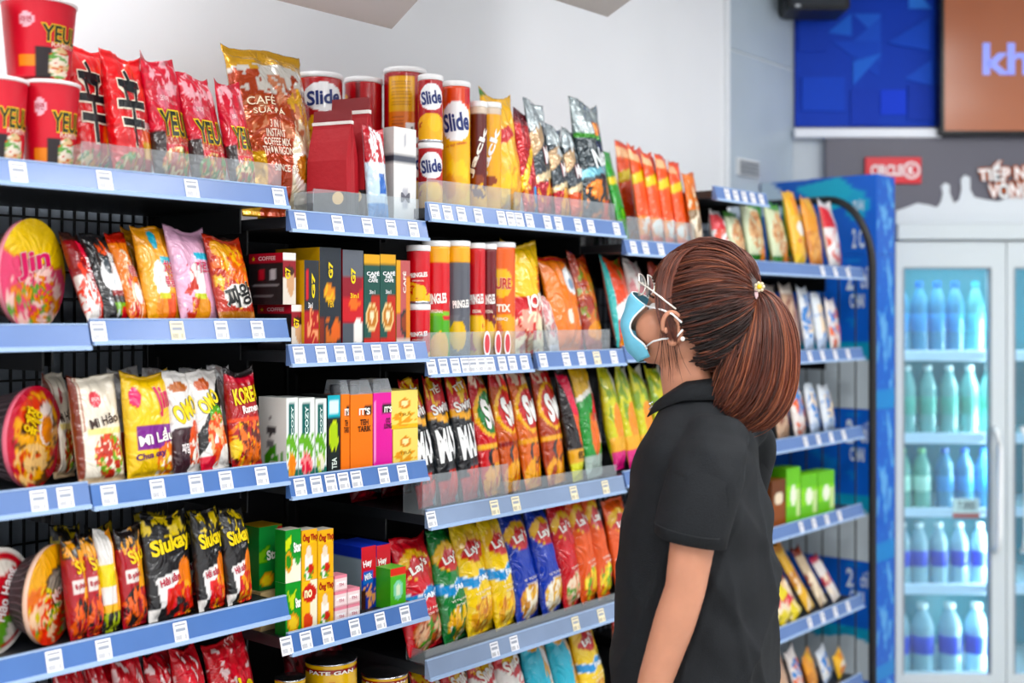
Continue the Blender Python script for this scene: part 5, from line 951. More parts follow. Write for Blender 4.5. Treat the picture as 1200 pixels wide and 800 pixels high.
add_box(star_b, z, 304, 331, 616, 'tall green milk box with white lettering on the kraft tray', .085, .06, group=g, zo=zt0)
hm = (ZY(345, 620, .014) - z) / 2
for i, (a, b, Ku, Kl, nm) in enumerate([(335, 353, star_c, star_d, 'green'), (354, 372, tho, tho2, 'first yellow'), (373, 391, tho, tho, 'second yellow')]):
    h_ = (ZY((a + b) / 2, 620, .014) - z) / 2
    add_box(Kl, z, a, b, 0, f'lower {nm} milk box of its stack', .014, .03, group=g, h=h_ - .0005); add_box(Ku, z, a, b, 0, f'upper {nm} milk box of its stack', .014, .03, group=g, h=h_ - .0005, zo=h_)
g = 'small pink milk boxes'
hp = .030
for r_ in range(3):
    for c_ in range(2 if r_ < 2 else 1):
        add_box(pinkb, z, 393 + c_ * 15, 407 + c_ * 15, 0, f'{["bottom", "middle", "top"][r_]} {["left", "right"][c_]} little pink milk box in the pink stack', .014, .03, group=g, h=hp - .0006, zo=r_ * hp)
g = 'candy boxes on the fourth shelf'
add_box(hei, z, 424, 441, 640, 'left red and blue candy box behind the pink boxes', .055, .10, group=g); add_box(hei, z, 442, 458, 638, 'right red and blue candy box', .055, .10, group=g); add_box(grnb, z, 458, 476, 665, 'small green candy box at the shelf end', .014, .05, group=g)
z = fl(D4); g = 'chip bags on the fourth shelf'
for K, a, b, yt, lab, w_, kk in [(la_red, 491, 524, 634, 'large red chip bag hanging over the shelf end', .012, 1.8), (la_grn, 533, 556, 624, 'green chip bag with blue ribbon', .02, 1.7), (la_yel, 560, 592, 612, 'yellow chip bag with blue ribbon, the left of two', .015, 1.35), (la_yel2, 593, 617, 604, 'yellow chip bag with blue ribbon, the right of two', .015, 1.35),
                         (la_blu, 618, 646, 598, 'dark blue chip bag, the left of two', .015, 1.3), (la_blu, 648, 672, 593, 'dark blue chip bag, the right of two', .015, 1.3), (la_rd2, 673, 693, 588, 'red chip bag between blue and orange bags', .015, 1.4), (la_or, 694, 712, 580, 'orange chip bag, the left of two by the black shirt', .015, 1.4), (la_or, 713, 728, 575, 'orange chip bag, the right of two by the black shirt', .015, 1.4)]:
    add_bag(K, z, a, b, yt, lab, w_, .07, 12, 12, k=kk, group=g, res=(28, 42))
for i, (a, b) in enumerate([(732, 760), (764, 790)]): add_bag([la_or, la_rd2][i], fl(E4), a, b, 585, ['orange', 'red'][i] + ' chip bag on the fourth shelf behind the black shirt', .02, .06, 10, 12, k=1.2, group=g)
# dark red packs in the back of the fourth shelf of units 2 and 3
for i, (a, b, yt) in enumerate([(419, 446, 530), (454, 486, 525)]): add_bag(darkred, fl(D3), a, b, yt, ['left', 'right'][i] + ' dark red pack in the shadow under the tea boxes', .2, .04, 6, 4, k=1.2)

# ------------------------------------------------------------------ lowest shelves
z = fl(B5); g = 'red noodle packs on the lowest shelf'
for i, (a, b, yt) in enumerate([(96, 128, 772), (130, 160, 766), (162, 195, 764), (197, 228, 768), (230, 262, 762), (266, 318, 752)]):
    add_bag(redcrnk, z, a, b, yt, ['first', 'second', 'third', 'fourth', 'fifth', 'rightmost'][i] + ' red noodle pack at the bottom left of the picture', .02 + .02 * (i % 2), .04, 14, 14, k=1.3, group=g)
z = fl(C5)
soup = Kd('food_tin', 'food tin', '#e0b01c', [R(0, .90, 1, .96, '#8a1a1c'), E(.5, .5, .1, .3, '#b8301c'), R(0, 0, 1, .2, '#e8c83a')], [T('PATE GAN', .5, .93, .3, .045, '#f4ece4', None, 0, .03), T('GAN', .5, .45, .14, .2, '#f0d8a0', None)], m='tin')
add_tin(soup, z, 358, 418, 770, 'yellow food tin with red band at the bottom edge', .03)
add_tin(soup, z, 424, 478, 786, 'yellow food tin at the bottom edge, right of the taller one', .03)
add_tin(soup, z, 322, 358, 792, 'yellow food tin at the bottom edge beside the red packs', .03)
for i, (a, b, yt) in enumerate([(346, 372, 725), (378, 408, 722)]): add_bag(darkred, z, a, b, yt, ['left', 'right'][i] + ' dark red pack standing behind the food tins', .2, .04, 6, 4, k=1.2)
z = fl(D5); g = 'snack bags on the lowest shelf'
for i, (K, a, b, yt) in enumerate([(redwht, 515, 545, 775), (redwht, 547, 575, 765), (redwht, 578, 606, 758), (redwht, 608, 636, 748), (tealb, 640, 668, 742), (tealb, 670, 694, 735), (la_yel, 697, 724, 722)]):
    add_bag(K, z, a, b, yt, ['first red and white', 'second red and white', 'third red and white', 'fourth red and white', 'left turquoise', 'right turquoise', 'yellow'][i] + ' snack bag at the bottom of the chip unit', .0 + .015, .06, 14, 12, k=1.35, group=g)

# ------------------------------------------------------------------ rack right of the ponytail
z = fl(F1); g = 'nut and snack packs on the rack'
for i, (K, a, b, yt, lab) in enumerate([(nutw, 848, 864, 250, 'white and red nut pack at the left of the rack'), (nutg, 866, 884, 252, 'pale green pouch beside the white and red pack'), (nutg, 886, 912, 240, 'pale green nut bag with peanuts, the left of two'), (nutg, 914, 938, 242, 'pale green nut bag with peanuts, the right of two'), (nuty, 940, 956, 228, 'yellow nut bag standing upright'),
                                    (nuto, 958, 978, 235, 'amber nut bag beside the yellow one'), (nutw, 980, 1000, 240, 'white and red nut bag at the right end of the rack')]):
    add_bag(K, z, a, b, yt, lab, .015, .05, 10, 12, k=1.3, group=g)
for i, (a, b) in enumerate([(886, 904), (908, 924), (928, 944)]): add_bag(grnpk, z, a, b, 240, ['left', 'middle', 'right'][i] + ' green snack pack in the back of the top rack shelf', .15, .04, 5, 8, k=1.3, group=g)
z = fl(F2)
for i, (K, a, b, yt, lab) in enumerate([(tanpk, 905, 930, 335, 'tan snack pack beside the hair tie'), (tanpk, 930, 950, 335, 'tan snack pack right of the ponytail'), (whtblu, 950, 964, 338, 'white and blue snack pack'), (whtblu, 965, 978, 345, 'second white and blue snack pack'), (orwht, 980, 996, 352, 'orange and white snack pack at the end of the second rack shelf')]):
    add_bag(K, z, a, b, yt, lab + ' on the second rack shelf' if i < 4 else lab, .015, .04, 8, 12, k=1.3, group=g)
z = fl(F3)
for i, (K, a, b, yt, lab) in enumerate([(tanpk, 918, 936, 440, 'brown snack pack'), (orwht, 938, 955, 440, 'orange and white snack pack'), (whtblu, 957, 970, 450, 'white and blue snack pack'), (whtblu, 972, 990, 452, 'rightmost white and blue snack pack')]):
    add_bag(K, z, a, b, yt, lab + ' on the third rack shelf', .015, .04, 10, 12, k=1.3, group=g)
z = fl(F4); g = 'snack boxes on the rack'
add_bag(Kd('snack_pack', 'snack pack', '#5aa02c', [B(.3, .4, .15, '#e8e8d8'), R(0, .8, 1, 1, '#d84a4a'), R(0, 0, 1, .25, '#8a3a2a')], []), z, 900, 925, 522, 'green and white striped pack leaning by the black sleeve', .10, .04, 18, 10, k=1.3, group='nut and snack packs on the rack')
add_box(brnbx, z, 905, 921, 562, 'brown snack box beside the shirt', .02, .06, group=g); add_box(grnbx, z, 922, 938, 548, 'left bright green snack box', .02, .06, group=g); add_box(grnbx, z, 939, 958, 555, 'middle bright green snack box', .02, .06, group=g); add_box(dict(grnbx), z, 959, 978, 552, 'right bright green snack box', .02, .06, group=g)
z = fl(F5); g = 'long snack sticks leaning on the rack'
sc_l = [('#d8504a', '#f2d8c8'), ('#e8dcd0', '#c8b8a8'), ('#6a2a20', '#e8c8a0'), ('#e8b01c', '#c8801a'), ('#c8b49a', '#8a3a2a'), ('#e0d8d4', '#b84a5a')]
for i in range(6):
    a = 905 + i * 15; add_bag(stick(*sc_l[i]), z, a, a + 9, 630 + (i % 3) * 8, ['coral', 'white', 'dark brown', 'amber yellow', 'beige', 'white and pink'][i] + ' snack stick leaning on the fifth rack shelf', .02, .018, 26, 4, -10 - 3 * (i % 2), k=1.1, group=g, res=(8, 20))
for i in range(3): add_bag(stick('#e8d21c', '#d82a4a'), z, 908 + i * 12, 922 + i * 12, 690 + i * 4, ['left', 'middle', 'right'][i] + ' yellow and pink snack stick lying in front on the fifth rack shelf', .01, .018, 30, 6, -24, k=1.1, group=g, res=(8, 20), h=.13)
z = fl(F6); g = 'snack packs on the lowest rack shelf'
for i in range(6):
    a = 908 + i * 16; add_bag([nuty, tanpk, orwht, nuto, whtblu, nuty][i], z, a, a + 12, 755 + 4 * (i % 2), ['first', 'second', 'third', 'fourth', 'fifth', 'sixth'][i] + ' snack pack from the left on the lowest rack shelf', .02, .035, 14, 14, -8, k=1.4, group=g)
# packs on the stretch of the rack that the woman hides in the photograph
ordn = ['first', 'second', 'third', 'fourth']
for zr, rown, ks in ((F2, 'second', (tanpk, orwht, nuto, whtblu)), (F3, 'third', (nuty, tanpk, grnpk, orwht)), (F4, 'fourth', (whtblu, nutg, nuto, tanpk)), (F5, 'fifth', (nutg, orwht, tanpk, nuty))):
    for i, K in enumerate(ks):
        a = 842 + i * 15; add_bag(K, fl(zr), a, a + 13, 0, f'{ordn[i]} pack from the left on the {rown} rack shelf, behind the woman', .02, .04, 10, 12, k=1.1, group='rack packs hidden behind the woman', h=.17 + .01 * (i % 2), res=(16, 24))
for i, K in enumerate((redwht, la_yel, tealb)):
    a = 738 + i * 28; add_bag(K, fl(E5), a, a + 24, 0, f'{ordn[i]} snack bag on the lowest shelf behind the black shirt', .02, .05, 10, 12, k=1.1, group='snack bags hidden behind the woman', h=.2, res=(16, 24))
# ------------------------------------------------------------------ the woman
HY, HA = 2.15, math.radians(-20); HX = 220 / F * HY; hc, hs = math.cos(HA), math.sin(HA)
def HP(px, py, ly=0.0):
    u = (px - 600) / F; lx = (u * HY + u * ly * hc - HX + ly * hs) / (hc - u * hs)
    return Vector((lx, ly, CAMH + (YV - py) / F * (HY + lx * hs + ly * hc)))
def sphere(b, c, r, seg=20, rings=12, rot=None):
    c = Vector(c); r = Vector(r) if not isinstance(r, (int, float)) else Vector((r, r, r)); v, f = [], []
    for i in range(rings + 1):
        a = math.pi * i / rings
        for k in range(seg):
            q = 2 * math.pi * k / seg; p = Vector((r.x * math.sin(a) * math.cos(q), r.y * math.sin(a) * math.sin(q), r.z * math.cos(a)))
            if rot: p = rot @ p
            v.append(c + p)
    for i in range(rings):
        for k in range(seg): k2 = (k + 1) % seg; f.append((i * seg + k, (i + 1) * seg + k, (i + 1) * seg + k2, i * seg + k2))
    b.add(v, f)
def limb(b, pts, rs, seg=16, fl_=1.0):
    """tapered round chain with rounded ends"""
    for p, r in zip(pts, rs): sphere(b, p, r, 14, 8)
    b.tube(pts, list(rs), seg)
def loft(b, rings, cap=True):
    n = len(rings[0]); v = [p for r in rings for p in r]; f = []
    for i in range(len(rings) - 1):
        for k in range(n): k2 = (k + 1) % n; f.append((i * n + k, i * n + k2, (i + 1) * n + k2, (i + 1) * n + k))
    if cap: f += [tuple(range(n - 1, -1, -1)), tuple(range((len(rings) - 1) * n, len(rings) * n))]
    b.add(v, f)
def ring(c, a, bb, n=28, p=2.3, ax=(1, 0, 0), ay=(0, 1, 0)):
    c = Vector(c); ax = Vector(ax); ay = Vector(ay); out = []
    for k in range(n):
        q = 2 * math.pi * k / n; x, y = math.cos(q), math.sin(q); out.append(c + ax * (a * math.copysign(abs(x) ** (2 / p), x)) + ay * (bb * math.copysign(abs(y) ** (2 / p), y)))
    return out
def remeshed(b, vox, smooth=6, fac=.5):
    o = link('tmp', b.mesh('tmp', None)); m1 = o.modifiers.new('r', 'REMESH'); m1.mode = 'VOXEL'; m1.voxel_size = vox; m1.use_smooth_shade = True
    m2 = o.modifiers.new('s', 'SMOOTH'); m2.iterations = smooth; m2.factor = fac
    bpy.context.view_layer.update(); me = bpy.data.meshes.new_from_object(o.evaluated_get(bpy.context.evaluated_depsgraph_get())); bpy.data.objects.remove(o); return me
m_skin = mat('skin', '#c2866a', rough=.42, noise=.05, nscale=30, bump=.04, bscale=300)
m_skin.node_tree.nodes['Principled BSDF'].inputs['Subsurface Weight'].default_value = .12
m_skin.node_tree.nodes['Principled BSDF'].inputs['Subsurface Radius'].default_value = (.01, .004, .002)
m_shirt = mat('black_shirt_cloth', '#14171b', rough=.8, noise=.08, nscale=60, bump=.25, bscale=500, spec=.3)
m_trous = mat('dark_trouser_cloth', '#1b1d22', rough=.85, noise=.1, nscale=80)

bd_ = MB()
sphere(bd_, (.012, 0, 1.432), (.095, .073, .104), 28, 18)                       # skull
sphere(bd_, (-.038, 0, 1.393), (.066, .062, .066), 24, 14)                      # face
limb(bd_, [(-.03, -.045, 1.362), (-.085, -.015, 1.352), (-.085, .015, 1.352), (-.03, .045, 1.362)], [.020, .020, .020, .020])   # jaw
sphere(bd_, (-.092, 0, 1.352), (.016, .020, .015))                              # chin
limb(bd_, [(-.086, 0, 1.440), (-.104, 0, 1.420), (-.120, 0, 1.402)], [.009, .010, .011]); sphere(bd_, (-.110, 0, 1.398), (.010, .016, .008))   # nose
sphere(bd_, (-.102, 0, 1.374), (.010, .020, .006)); sphere(bd_, (-.100, 0, 1.366), (.011, .018, .006))                                     # lips
limb(bd_, [(-.076, -.03, 1.452), (-.084, 0, 1.450), (-.076, .03, 1.452)], [.011, .011, .011])                                              # brow
for s_ in (-1, 1): sphere(bd_, (-.074, s_ * .036, 1.398), (.037, .030, .036))                                                             # cheeks
limb(bd_, [HP(808, 405), HP(806, 440), HP(812, 480), HP(818, 510)], [.053, .050, .052, .060])                                             # neck
loft(bd_, [ring(HP(820, y, 0), a, w_) for y, a, w_ in [(492, .045, .06), (510, .06, .10), (535, .085, .135), (570, .10, .145), (620, .105, .145), (690, .10, .13), (760, .105, .14), (830, .115, .16), (880, .115, .165)]])   # trunk
for s_ in (-1, 1):
    q = lambda px, py, ly: Vector((HP(px, py, -abs(ly)).x, s_ * abs(ly), HP(px, py, -abs(ly)).z))
    arm = [q(832, 530, .148), q(827, 565, .18), q(812, 632, .205), q(803, 690, .212), q(790, 730, .21), q(768, 796, .202), q(757, 832, .195)]
    limb(bd_, arm, [.036, .040, .0375, .0335, .0345, .029, .0235])
    hnd = [q(757, 832, .195), q(750, 862, .19), q(745, 885, .187)]
    limb(bd_, hnd, [.0225, .027, .026]); e0 = hnd[2]
    for i, (dx, dl) in enumerate(((-.020, .062), (-.007, .070), (.007, .066), (.020, .054))):     # fingers, curled a little
        b0 = e0 + Vector((dx * .9, 0, -.008)); b1 = b0 + Vector((-.010 + dx * .15, s_ * -.004, -dl * .5)); b2 = b1 + Vector((-.010, s_ * -.014, -dl * .42)); b3 = b2 + Vector((-.004, s_ * -.014, -dl * .22))
        limb(bd_, [b0, b1, b2, b3], [.0095, .0088, .0080, .0068], 10)
    t0 = hnd[1] + Vector((-.020, s_ * -.004, .002)); limb(bd_, [t0, t0 + Vector((-.020, s_ * -.006, -.022)), t0 + Vector((-.026, s_ * -.012, -.050))], [.012, .0105, .0085], 10)
    hip = Vector((.0, s_ * .085, .80)); limb(bd_, [hip, Vector((-.01, s_ * .085, .62)), Vector((-.012, s_ * .08, .46)), Vector((.005, s_ * .078, .33)), Vector((.015, s_ * .075, .09))], [.088, .078, .056, .054, .036])
    limb(bd_, [Vector((.02, s_ * .075, .045)), Vector((-.08, s_ * .085, .035)), Vector((-.15, s_ * .09, .025))], [.034, .032, .022])
body = remeshed(bd_, .0058, 5); body.materials.append(m_skin)
person = link('person', body, None, (HX, HY, 0), (0, 0, HA))
tag(person, 'woman in a black short-sleeved shirt and blue face mask looking at the shelves', 'person')
# ears
for s_ in (-1, 1):
    b = MB(); c = HP(788, 383, -.079); c = Vector((c.x, s_ * .077, c.z)); tl = math.radians(-10)
    rot = Matrix.Rotation(s_ * math.radians(-18), 3, 'Z') @ Matrix.Rotation(tl, 3, 'Y')
    P_ = lambda x, y, zz: c + rot @ Vector((x, s_ * y, zz))
    hel = [P_(.018 * math.cos(a) * (1 if math.sin(a) > -.2 else .8), .006 + .004 * math.sin(a), .026 * math.sin(a)) for a in np.linspace(-1.9, 3.4, 22)]
    b.tube(hel, .0042, 8); sphere(b, P_(0, .000, .002), (.016, .006, .024), 16, 10, rot); sphere(b, P_(-.005, .004, -.024), (.009, .005, .009), 14, 8)
    ah = [P_(.008 * math.cos(a) + .002, .007, .014 * math.sin(a)) for a in np.linspace(-1.6, 1.9, 12)]; b.tube(ah, .0032, 8); sphere(b, P_(-.013, .006, -.004), (.004, .005, .007), 10, 8)
    b.obj('ear', m_skin, person, smooth=True)
er = HP(800, 397, -.088); b = MB(); sphere(b, er, .0042, 12, 8); b.obj('earring', mat('pearl', '#f2ece6', rough=.15), person, smooth=True)
# eyes
for s_ in (-1, 1):
    b = MB(); sphere(b, (-.074, s_ * .031, 1.432), .0125, 16, 10); e_ = b.obj('eye', mat_cache('#f2efec', .15), person, smooth=True)
    b = MB(); sphere(b, (-.0845, s_ * .0315, 1.433), (.003, .0055, .0055), 12, 8); b.obj('iris', mat_cache('#2a1810', .1), e_, smooth=True)
    MB().tube([(-.083, s_ * .015, 1.452), (-.084, s_ * .03, 1.457), (-.074, s_ * .046, 1.453)], .0022, 6).obj('eyebrow', mat_cache('#3a2018', .7), person)
# shirt
sb = MB(); secs = [(452, 792, 846, .056), (462, 784, 856, .068), (473, 776, 866, .095), (485, 767, 875, .130), (497, 759, 882, .155), (515, 750, 889, .174), (535, 744, 895, .184), (565, 737, 903, .186), (600, 730, 908, .182), (650, 726, 911, .178), (700, 723, 912, .176), (760, 719, 913, .182), (830, 715, 914, .192), (872, 713, 914, .198)]
def trunk_ring(y, xl, xr, w_, gr=0.0):
    a0, a1 = HP(xl, y).x, HP(xr, y).x; half = (a1 - a0) / 2; bb = w_ + gr; sb_ = bb * math.sin(HA)
    a = math.sqrt(max(half ** 2 - (sb_ * .9) ** 2, .02 ** 2)) + gr; zz = HP((xl + xr) / 2, y).z
    return ring(((a0 + a1) / 2, 0, zz), a, bb, 40, 2.4)
loft(sb, [trunk_ring(*s_) for s_ in secs])
SLV = [(836, 500, .110, .030, .026), (837, 506, .140, .050, .040), (836, 524, .162, .0600, .048), (827, 558, .184, .0625, .052), (818, 590, .196, .0615, .053), (811, 616, .203, .0605, .054), (808.5, 632, .206, .0600, .054)]
def slv_ring(sp, s_, i, g_=0.0):
    px, py, ly, a, bb = sp; c = HP(px, py, -ly); return ring(Vector((c.x, s_ * ly, c.z)), a + g_, bb + g_, 44, 2.1, Vector((1, 0, -.18 if i > 2 else -.1)).normalized())
for s_ in (-1, 1): loft(sb, [slv_ring(q, s_, i, -.0022) for i, q in enumerate(SLV[:5])]); sphere(sb, (HP(836, 512, -.13).x, s_ * .120, HP(836, 512, -.13).z), (.060, .050, .040))
sm = remeshed(sb, .0075, 4)
n_ = len(sm.vertices); co = np.empty(n_ * 3); sm.vertices.foreach_get('co', co); co = co.reshape(-1, 3); nr = np.empty(n_ * 3); sm.vertices.foreach_get('normal', nr); nr = nr.reshape(-1, 3)
x, y, zz = co.T; low = np.clip((1.22 - zz) / .25, 0, 1)
fo1 = 1 - np.abs(np.sin((x + .35 * zz) * 21 + 1.5 * np.sin(zz * 6) + y * 9)); fo2 = 1 - np.abs(np.sin((x * .9 - .55 * zz) * 19 + y * 6 + 1.3 * np.sin(x * 14)))
back_ = np.clip((x - .05) / .06, 0, 1) * np.clip((1.2 - zz) / .15, 0, 1); fo3 = 1 - np.abs(np.sin(x * 34 + zz * 2.2 + y * 14 + .8 * np.sin(zz * 7)))
dsp = .009 * (fo1 ** 3) * low * (.35 + .65 * vnoise(x * 9, zz * 5, 8)) + .007 * (fo2 ** 4) * low + .008 * fo3 ** 3 * back_ + .003 * np.sin(x * 46 + zz * 7 + 2 * np.sin(zz * 9) + y * 18) * low + .0035 * np.sin((x * .8 + zz) * 38 + y * 30) * np.exp(-((zz - 1.12) / .1) ** 2) + .003 * np.sin(zz * 60 + x * 40 + 3 * np.sin(x * 20)) * np.exp(-((x - .08) / .06) ** 2) + .003 * (vnoise(x * 22 + 9, zz * 14 + 5, 4) - .5)
co += nr * dsp[:, None]; sm.vertices.foreach_set('co', co.ravel()); sm.update(); sm.materials.append(m_shirt)
shirt = link('shirt', sm, person); tag(shirt, 'black short-sleeved shirt')
for s_ in (-1, 1):
    b = MB(); rg = []; spec_ = [(SLV[2][0], SLV[2][1], SLV[2][2] - .004, SLV[2][3] - .005, SLV[2][4] - .004)] + SLV[3:]
    ext = spec_ + [(808.5, 631.5, .206, .0565, .0515), (815, 600, .199, .054, .048)]
    for i, (px, py, ly, a, bb) in enumerate(ext):
        c = HP(px, py, -ly); c = Vector((c.x, s_ * ly, c.z)); ax = Vector((1, 0, -.18 if i > 1 else -.1)).normalized(); r_ = ring(c, a, bb, 44, 2.1, ax)
        if i < len(spec_):
            for k, p in enumerate(r_):
                q = 2 * math.pi * k / 44; fo = .0026 * math.sin(q * 4 + i * .7) * min(1, i / 3); p += Vector((math.cos(q), math.sin(q), 0)) * fo
        rg.append(r_)
    loft(b, rg, False); o = b.obj('sleeve', m_shirt, shirt, smooth=True)
    b2 = MB(); b2.tube([p * 1.0 + Vector((0, 0, .018)) for p in ring(Vector((HP(808.5, 632, -.206).x + .0008, s_ * .206, HP(808.5, 632, -.206).z)), .0597, .0548, 44, 2.1, Vector((1, 0, -.18)).normalized())], .0009, 5, True); b2.obj('hem_seam', mat_cache('#15181d', .8), shirt)
# collar: stand and folded-over flap, open in front
def collar_pt(t, k):
    """t from -1 (her left tip) over the back (0) to 1; k: 0 stand foot, 1 stand top, 2 flap edge"""
    a = t * math.radians(146); cxl = HP(812, 462).x; fx_ = math.cos(a); fy_ = math.sin(a)
    zb_ = 1.279 + min(fx_, 0) * .030; up = .026 + .008 * fx_
    rad = (.060, .0585, .084)[k]; z_ = (zb_ - .012, zb_ + up, zb_ - .004 - .010 * (abs(t) ** 4))[k]
    ex = 1.0; off = -.004 * (1 - fx_) * .5
    return Vector((cxl + fx_ * rad * ex + off, fy_ * rad * 1.05, z_))
b = MB(); ts = np.linspace(-1, 1, 41); rows = []
for k in (0, 1): rows.append([collar_pt(t, k) for t in ts])
rows.append([(collar_pt(t, 1) * .55 + collar_pt(t, 2) * .45) + Vector((0, 0, .006)) for t in ts]); rows.append([collar_pt(t, 2) for t in ts])
n = len(ts); b.add([p for r_ in rows for p in r_], [(i * n + k, i * n + k + 1, (i + 1) * n + k + 1, (i + 1) * n + k) for i in range(3) for k in range(n - 1)])
cl = b.obj('collar', m_shirt, shirt, smooth=True); so = cl.modifiers.new('s', 'SOLIDIFY'); so.thickness = .0025
pn = collar_pt(-.9, 2) + Vector((-.002, -.003, .012)); b = MB(); b.tube([pn + Vector((.004, 0, .008)), pn + Vector((-.003, -.001, .004)), pn + Vector((.003, -.001, 0)), pn + Vector((-.004, 0, -.006))], .0014, 6); b.obj('collar_pin', M['chrome'], shirt)
# trousers and shoes (below the picture)
tb = MB(); loft(tb, [ring((.002, 0, zz), a, bb, 32) for zz, a, bb in ((.92, .118, .160), (.84, .122, .172), (.76, .12, .175))])
for s_ in (-1, 1): limb(tb, [Vector((.0, s_ * .088, .80)), Vector((-.008, s_ * .087, .6)), Vector((-.008, s_ * .083, .44)), Vector((.01, s_ * .08, .12))], [.092, .086, .07, .058])
tm = remeshed(tb, .012, 4); tm.materials.append(m_trous); tag(link('trousers', tm, person), 'dark trousers')
for s_ in (-1, 1):
    b = MB(); limb(b, [Vector((.035, s_ * .076, .05)), Vector((-.05, s_ * .083, .046)), Vector((-.13, s_ * .09, .036)), Vector((-.165, s_ * .092, .03))], [.045, .043, .036, .028])
    b.v = [(p[0], p[1], max(p[2], .002)) for p in b.v]; sh_ = remeshed(b, .008, 3); sh_.materials.append(mat_cache('#e4e2df', .5)); link('shoe', sh_, person)

# ---- hair
rs = np.random.RandomState(11)
EC, ER = np.array([.014, 0, 1.434]), np.array([.108, .086, .118])
m_hair = mat('dyed_hair', attr=True, rough=.36, spec=.5, sat=1.0)
hb = MB(); sphere(hb, EC, (.104, .082, .1135), 56, 36); sphere(hb, HP(852, 398), (.066, .064, .070), 40, 24)
hm_ = hb.mesh('hair', None); b = bmesh.new(); b.from_mesh(hm_)
hz_ = [1.30, 1.33, 1.37, 1.40, 1.43, 1.465, 1.49, 1.52]; hx_ = [.035, .022, -.002, -.022, -.048, -.062, -.085, -.3]
bmesh.ops.delete(b, geom=[v for v in b.verts if v.co.x < np.interp(v.co.z, hz_, hx_)], context='VERTS')
b.to_mesh(hm_); b.free()
hv = np.array([v.co[:] for v in hm_.vertices]); hair = link('hair', mesh_np('hair', hv, [tuple(p.vertices) for p in hm_.polygons], m_hair, np.tile(lin('#2c1612'), (len(hv), 1)), True), person)
tag(hair, 'copper brown hair tied in a high ponytail')
TIE = np.array(HP(886, 347, -.012))
DARK, MIDC, COP, HIL = lin('#1d0f0d'), lin('#43211a'), lin('#7d3c26'), lin('#ad6440')
def strands(paths, cols, rad, name, parent):
    V, f, C = [], [], []; n = 0
    for p, c in zip(paths, cols):
        m_ = len(p); t = np.gradient(p, axis=0); t /= np.linalg.norm(t, axis=1)[:, None] + 1e-9
        a = np.cross(t, [.31, .2, .93]); a /= np.linalg.norm(a, axis=1)[:, None] + 1e-9; b_ = np.cross(t, a)
        w_ = rad * (1 - .75 * np.linspace(0, 1, m_) ** 5)[:, None]
        for q in (0, 2.094, 4.189): V.append(p + (a * math.cos(q) + b_ * math.sin(q)) * w_); C.append(c)
        for k in range(3):
            for i in range(m_ - 1): f.append((n + k * m_ + i, n + ((k + 1) % 3) * m_ + i, n + ((k + 1) % 3) * m_ + i + 1, n + k * m_ + i + 1))
        n += 3 * m_
    o = link(name, mesh_np(name, np.vstack(V), f, m_hair, np.vstack(C), True), parent); o['kind'] = 'stuff'; return o
def unit(v): return v / np.linalg.norm(v)
tu = unit((TIE - EC) / ER)
paths, cols = [], []
def slerp(a, b_, t):
    w_ = math.acos(np.clip(a @ b_, -1, 1)); return (np.sin((1 - t) * w_)[:, None] * a + np.sin(t * w_)[:, None] * b_) / math.sin(w_)
for i in range(1900):                       # swept back from the hairline to the tie
    r_ = rs.rand(); sd = -1 if rs.rand() < .72 else 1
    if r_ < .50:                            # temple, above and behind the ear
        zz = 1.335 + .20 * rs.rand(); xl = np.interp(zz, hz_, hx_); st = np.array([max(xl, -.088) + .035 * rs.rand() ** 1.5, 0, zz]); q = 1 - ((st - EC) / ER)[0] ** 2 - ((st - EC) / ER)[2] ** 2; st[1] = EC[1] + sd * ER[1] * math.sqrt(max(q, .0))
    elif r_ < .80:                          # along the parting
        st = EC + ER * np.array([-.75 + 1.1 * rs.rand(), sd * (.02 + .12 * rs.rand()), 1.0]); 
    else:                                   # nape
        st = np.array(HP(812 + 45 * rs.rand(), 405 + 42 * rs.rand(), sd * (.035 + .03 * rs.rand())))
    a = unit((st - EC) / ER); t = np.linspace(0, 1, 13); sl = slerp(a, tu, t); rr = 1.0 + .012 * rs.rand() + .03 * np.sin(t * math.pi) * rs.rand()
    p = EC + ER * sl * rr[:, None]; p += (TIE - p[-1]) * (t[:, None] ** 3)
    p += rs.randn(3) * .0015 + .0022 * np.sin(t * 7 + rs.rand() * 6)[:, None] * rs.randn(3)
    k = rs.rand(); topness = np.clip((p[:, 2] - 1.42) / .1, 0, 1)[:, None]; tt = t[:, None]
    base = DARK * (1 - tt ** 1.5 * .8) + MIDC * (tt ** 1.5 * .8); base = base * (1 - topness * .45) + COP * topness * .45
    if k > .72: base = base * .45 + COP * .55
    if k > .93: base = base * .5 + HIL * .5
    paths.append(p); cols.append(base)
for i in range(330):                        # fringe swept down over the temple
    k = rs.rand(); q = rs.rand()
    c0, c1, c2, c3 = (np.array(HP(*a)) for a in ((818 - 34 * k, 289 + 9 * k, -.03 - .015 * q), (788 - 19 * k, 300 + 14 * k, -.058 - .012 * q), (779 - 15 * k, 345 + 10 * k, -.079 - .004 * q), (790 - 17 * k + 5 * q, 374 + 30 * q * (1 - .3 * k), -.0885)))
    t = np.linspace(0, 1, 14)[:, None]; p = (1 - t) ** 3 * c0 + 3 * (1 - t) ** 2 * t * c1 + 3 * (1 - t) * t ** 2 * c2 + t ** 3 * c3; p += rs.randn(3) * .001
    w_ = rs.rand(); paths.append(p); cols.append(np.tile(COP * (.25 + .8 * w_ ** 1.5) + MIDC * .35 * (1 - w_) + (HIL * .25 if w_ > .9 else 0), (14, 1)))
lo_p, lo_c = [], []
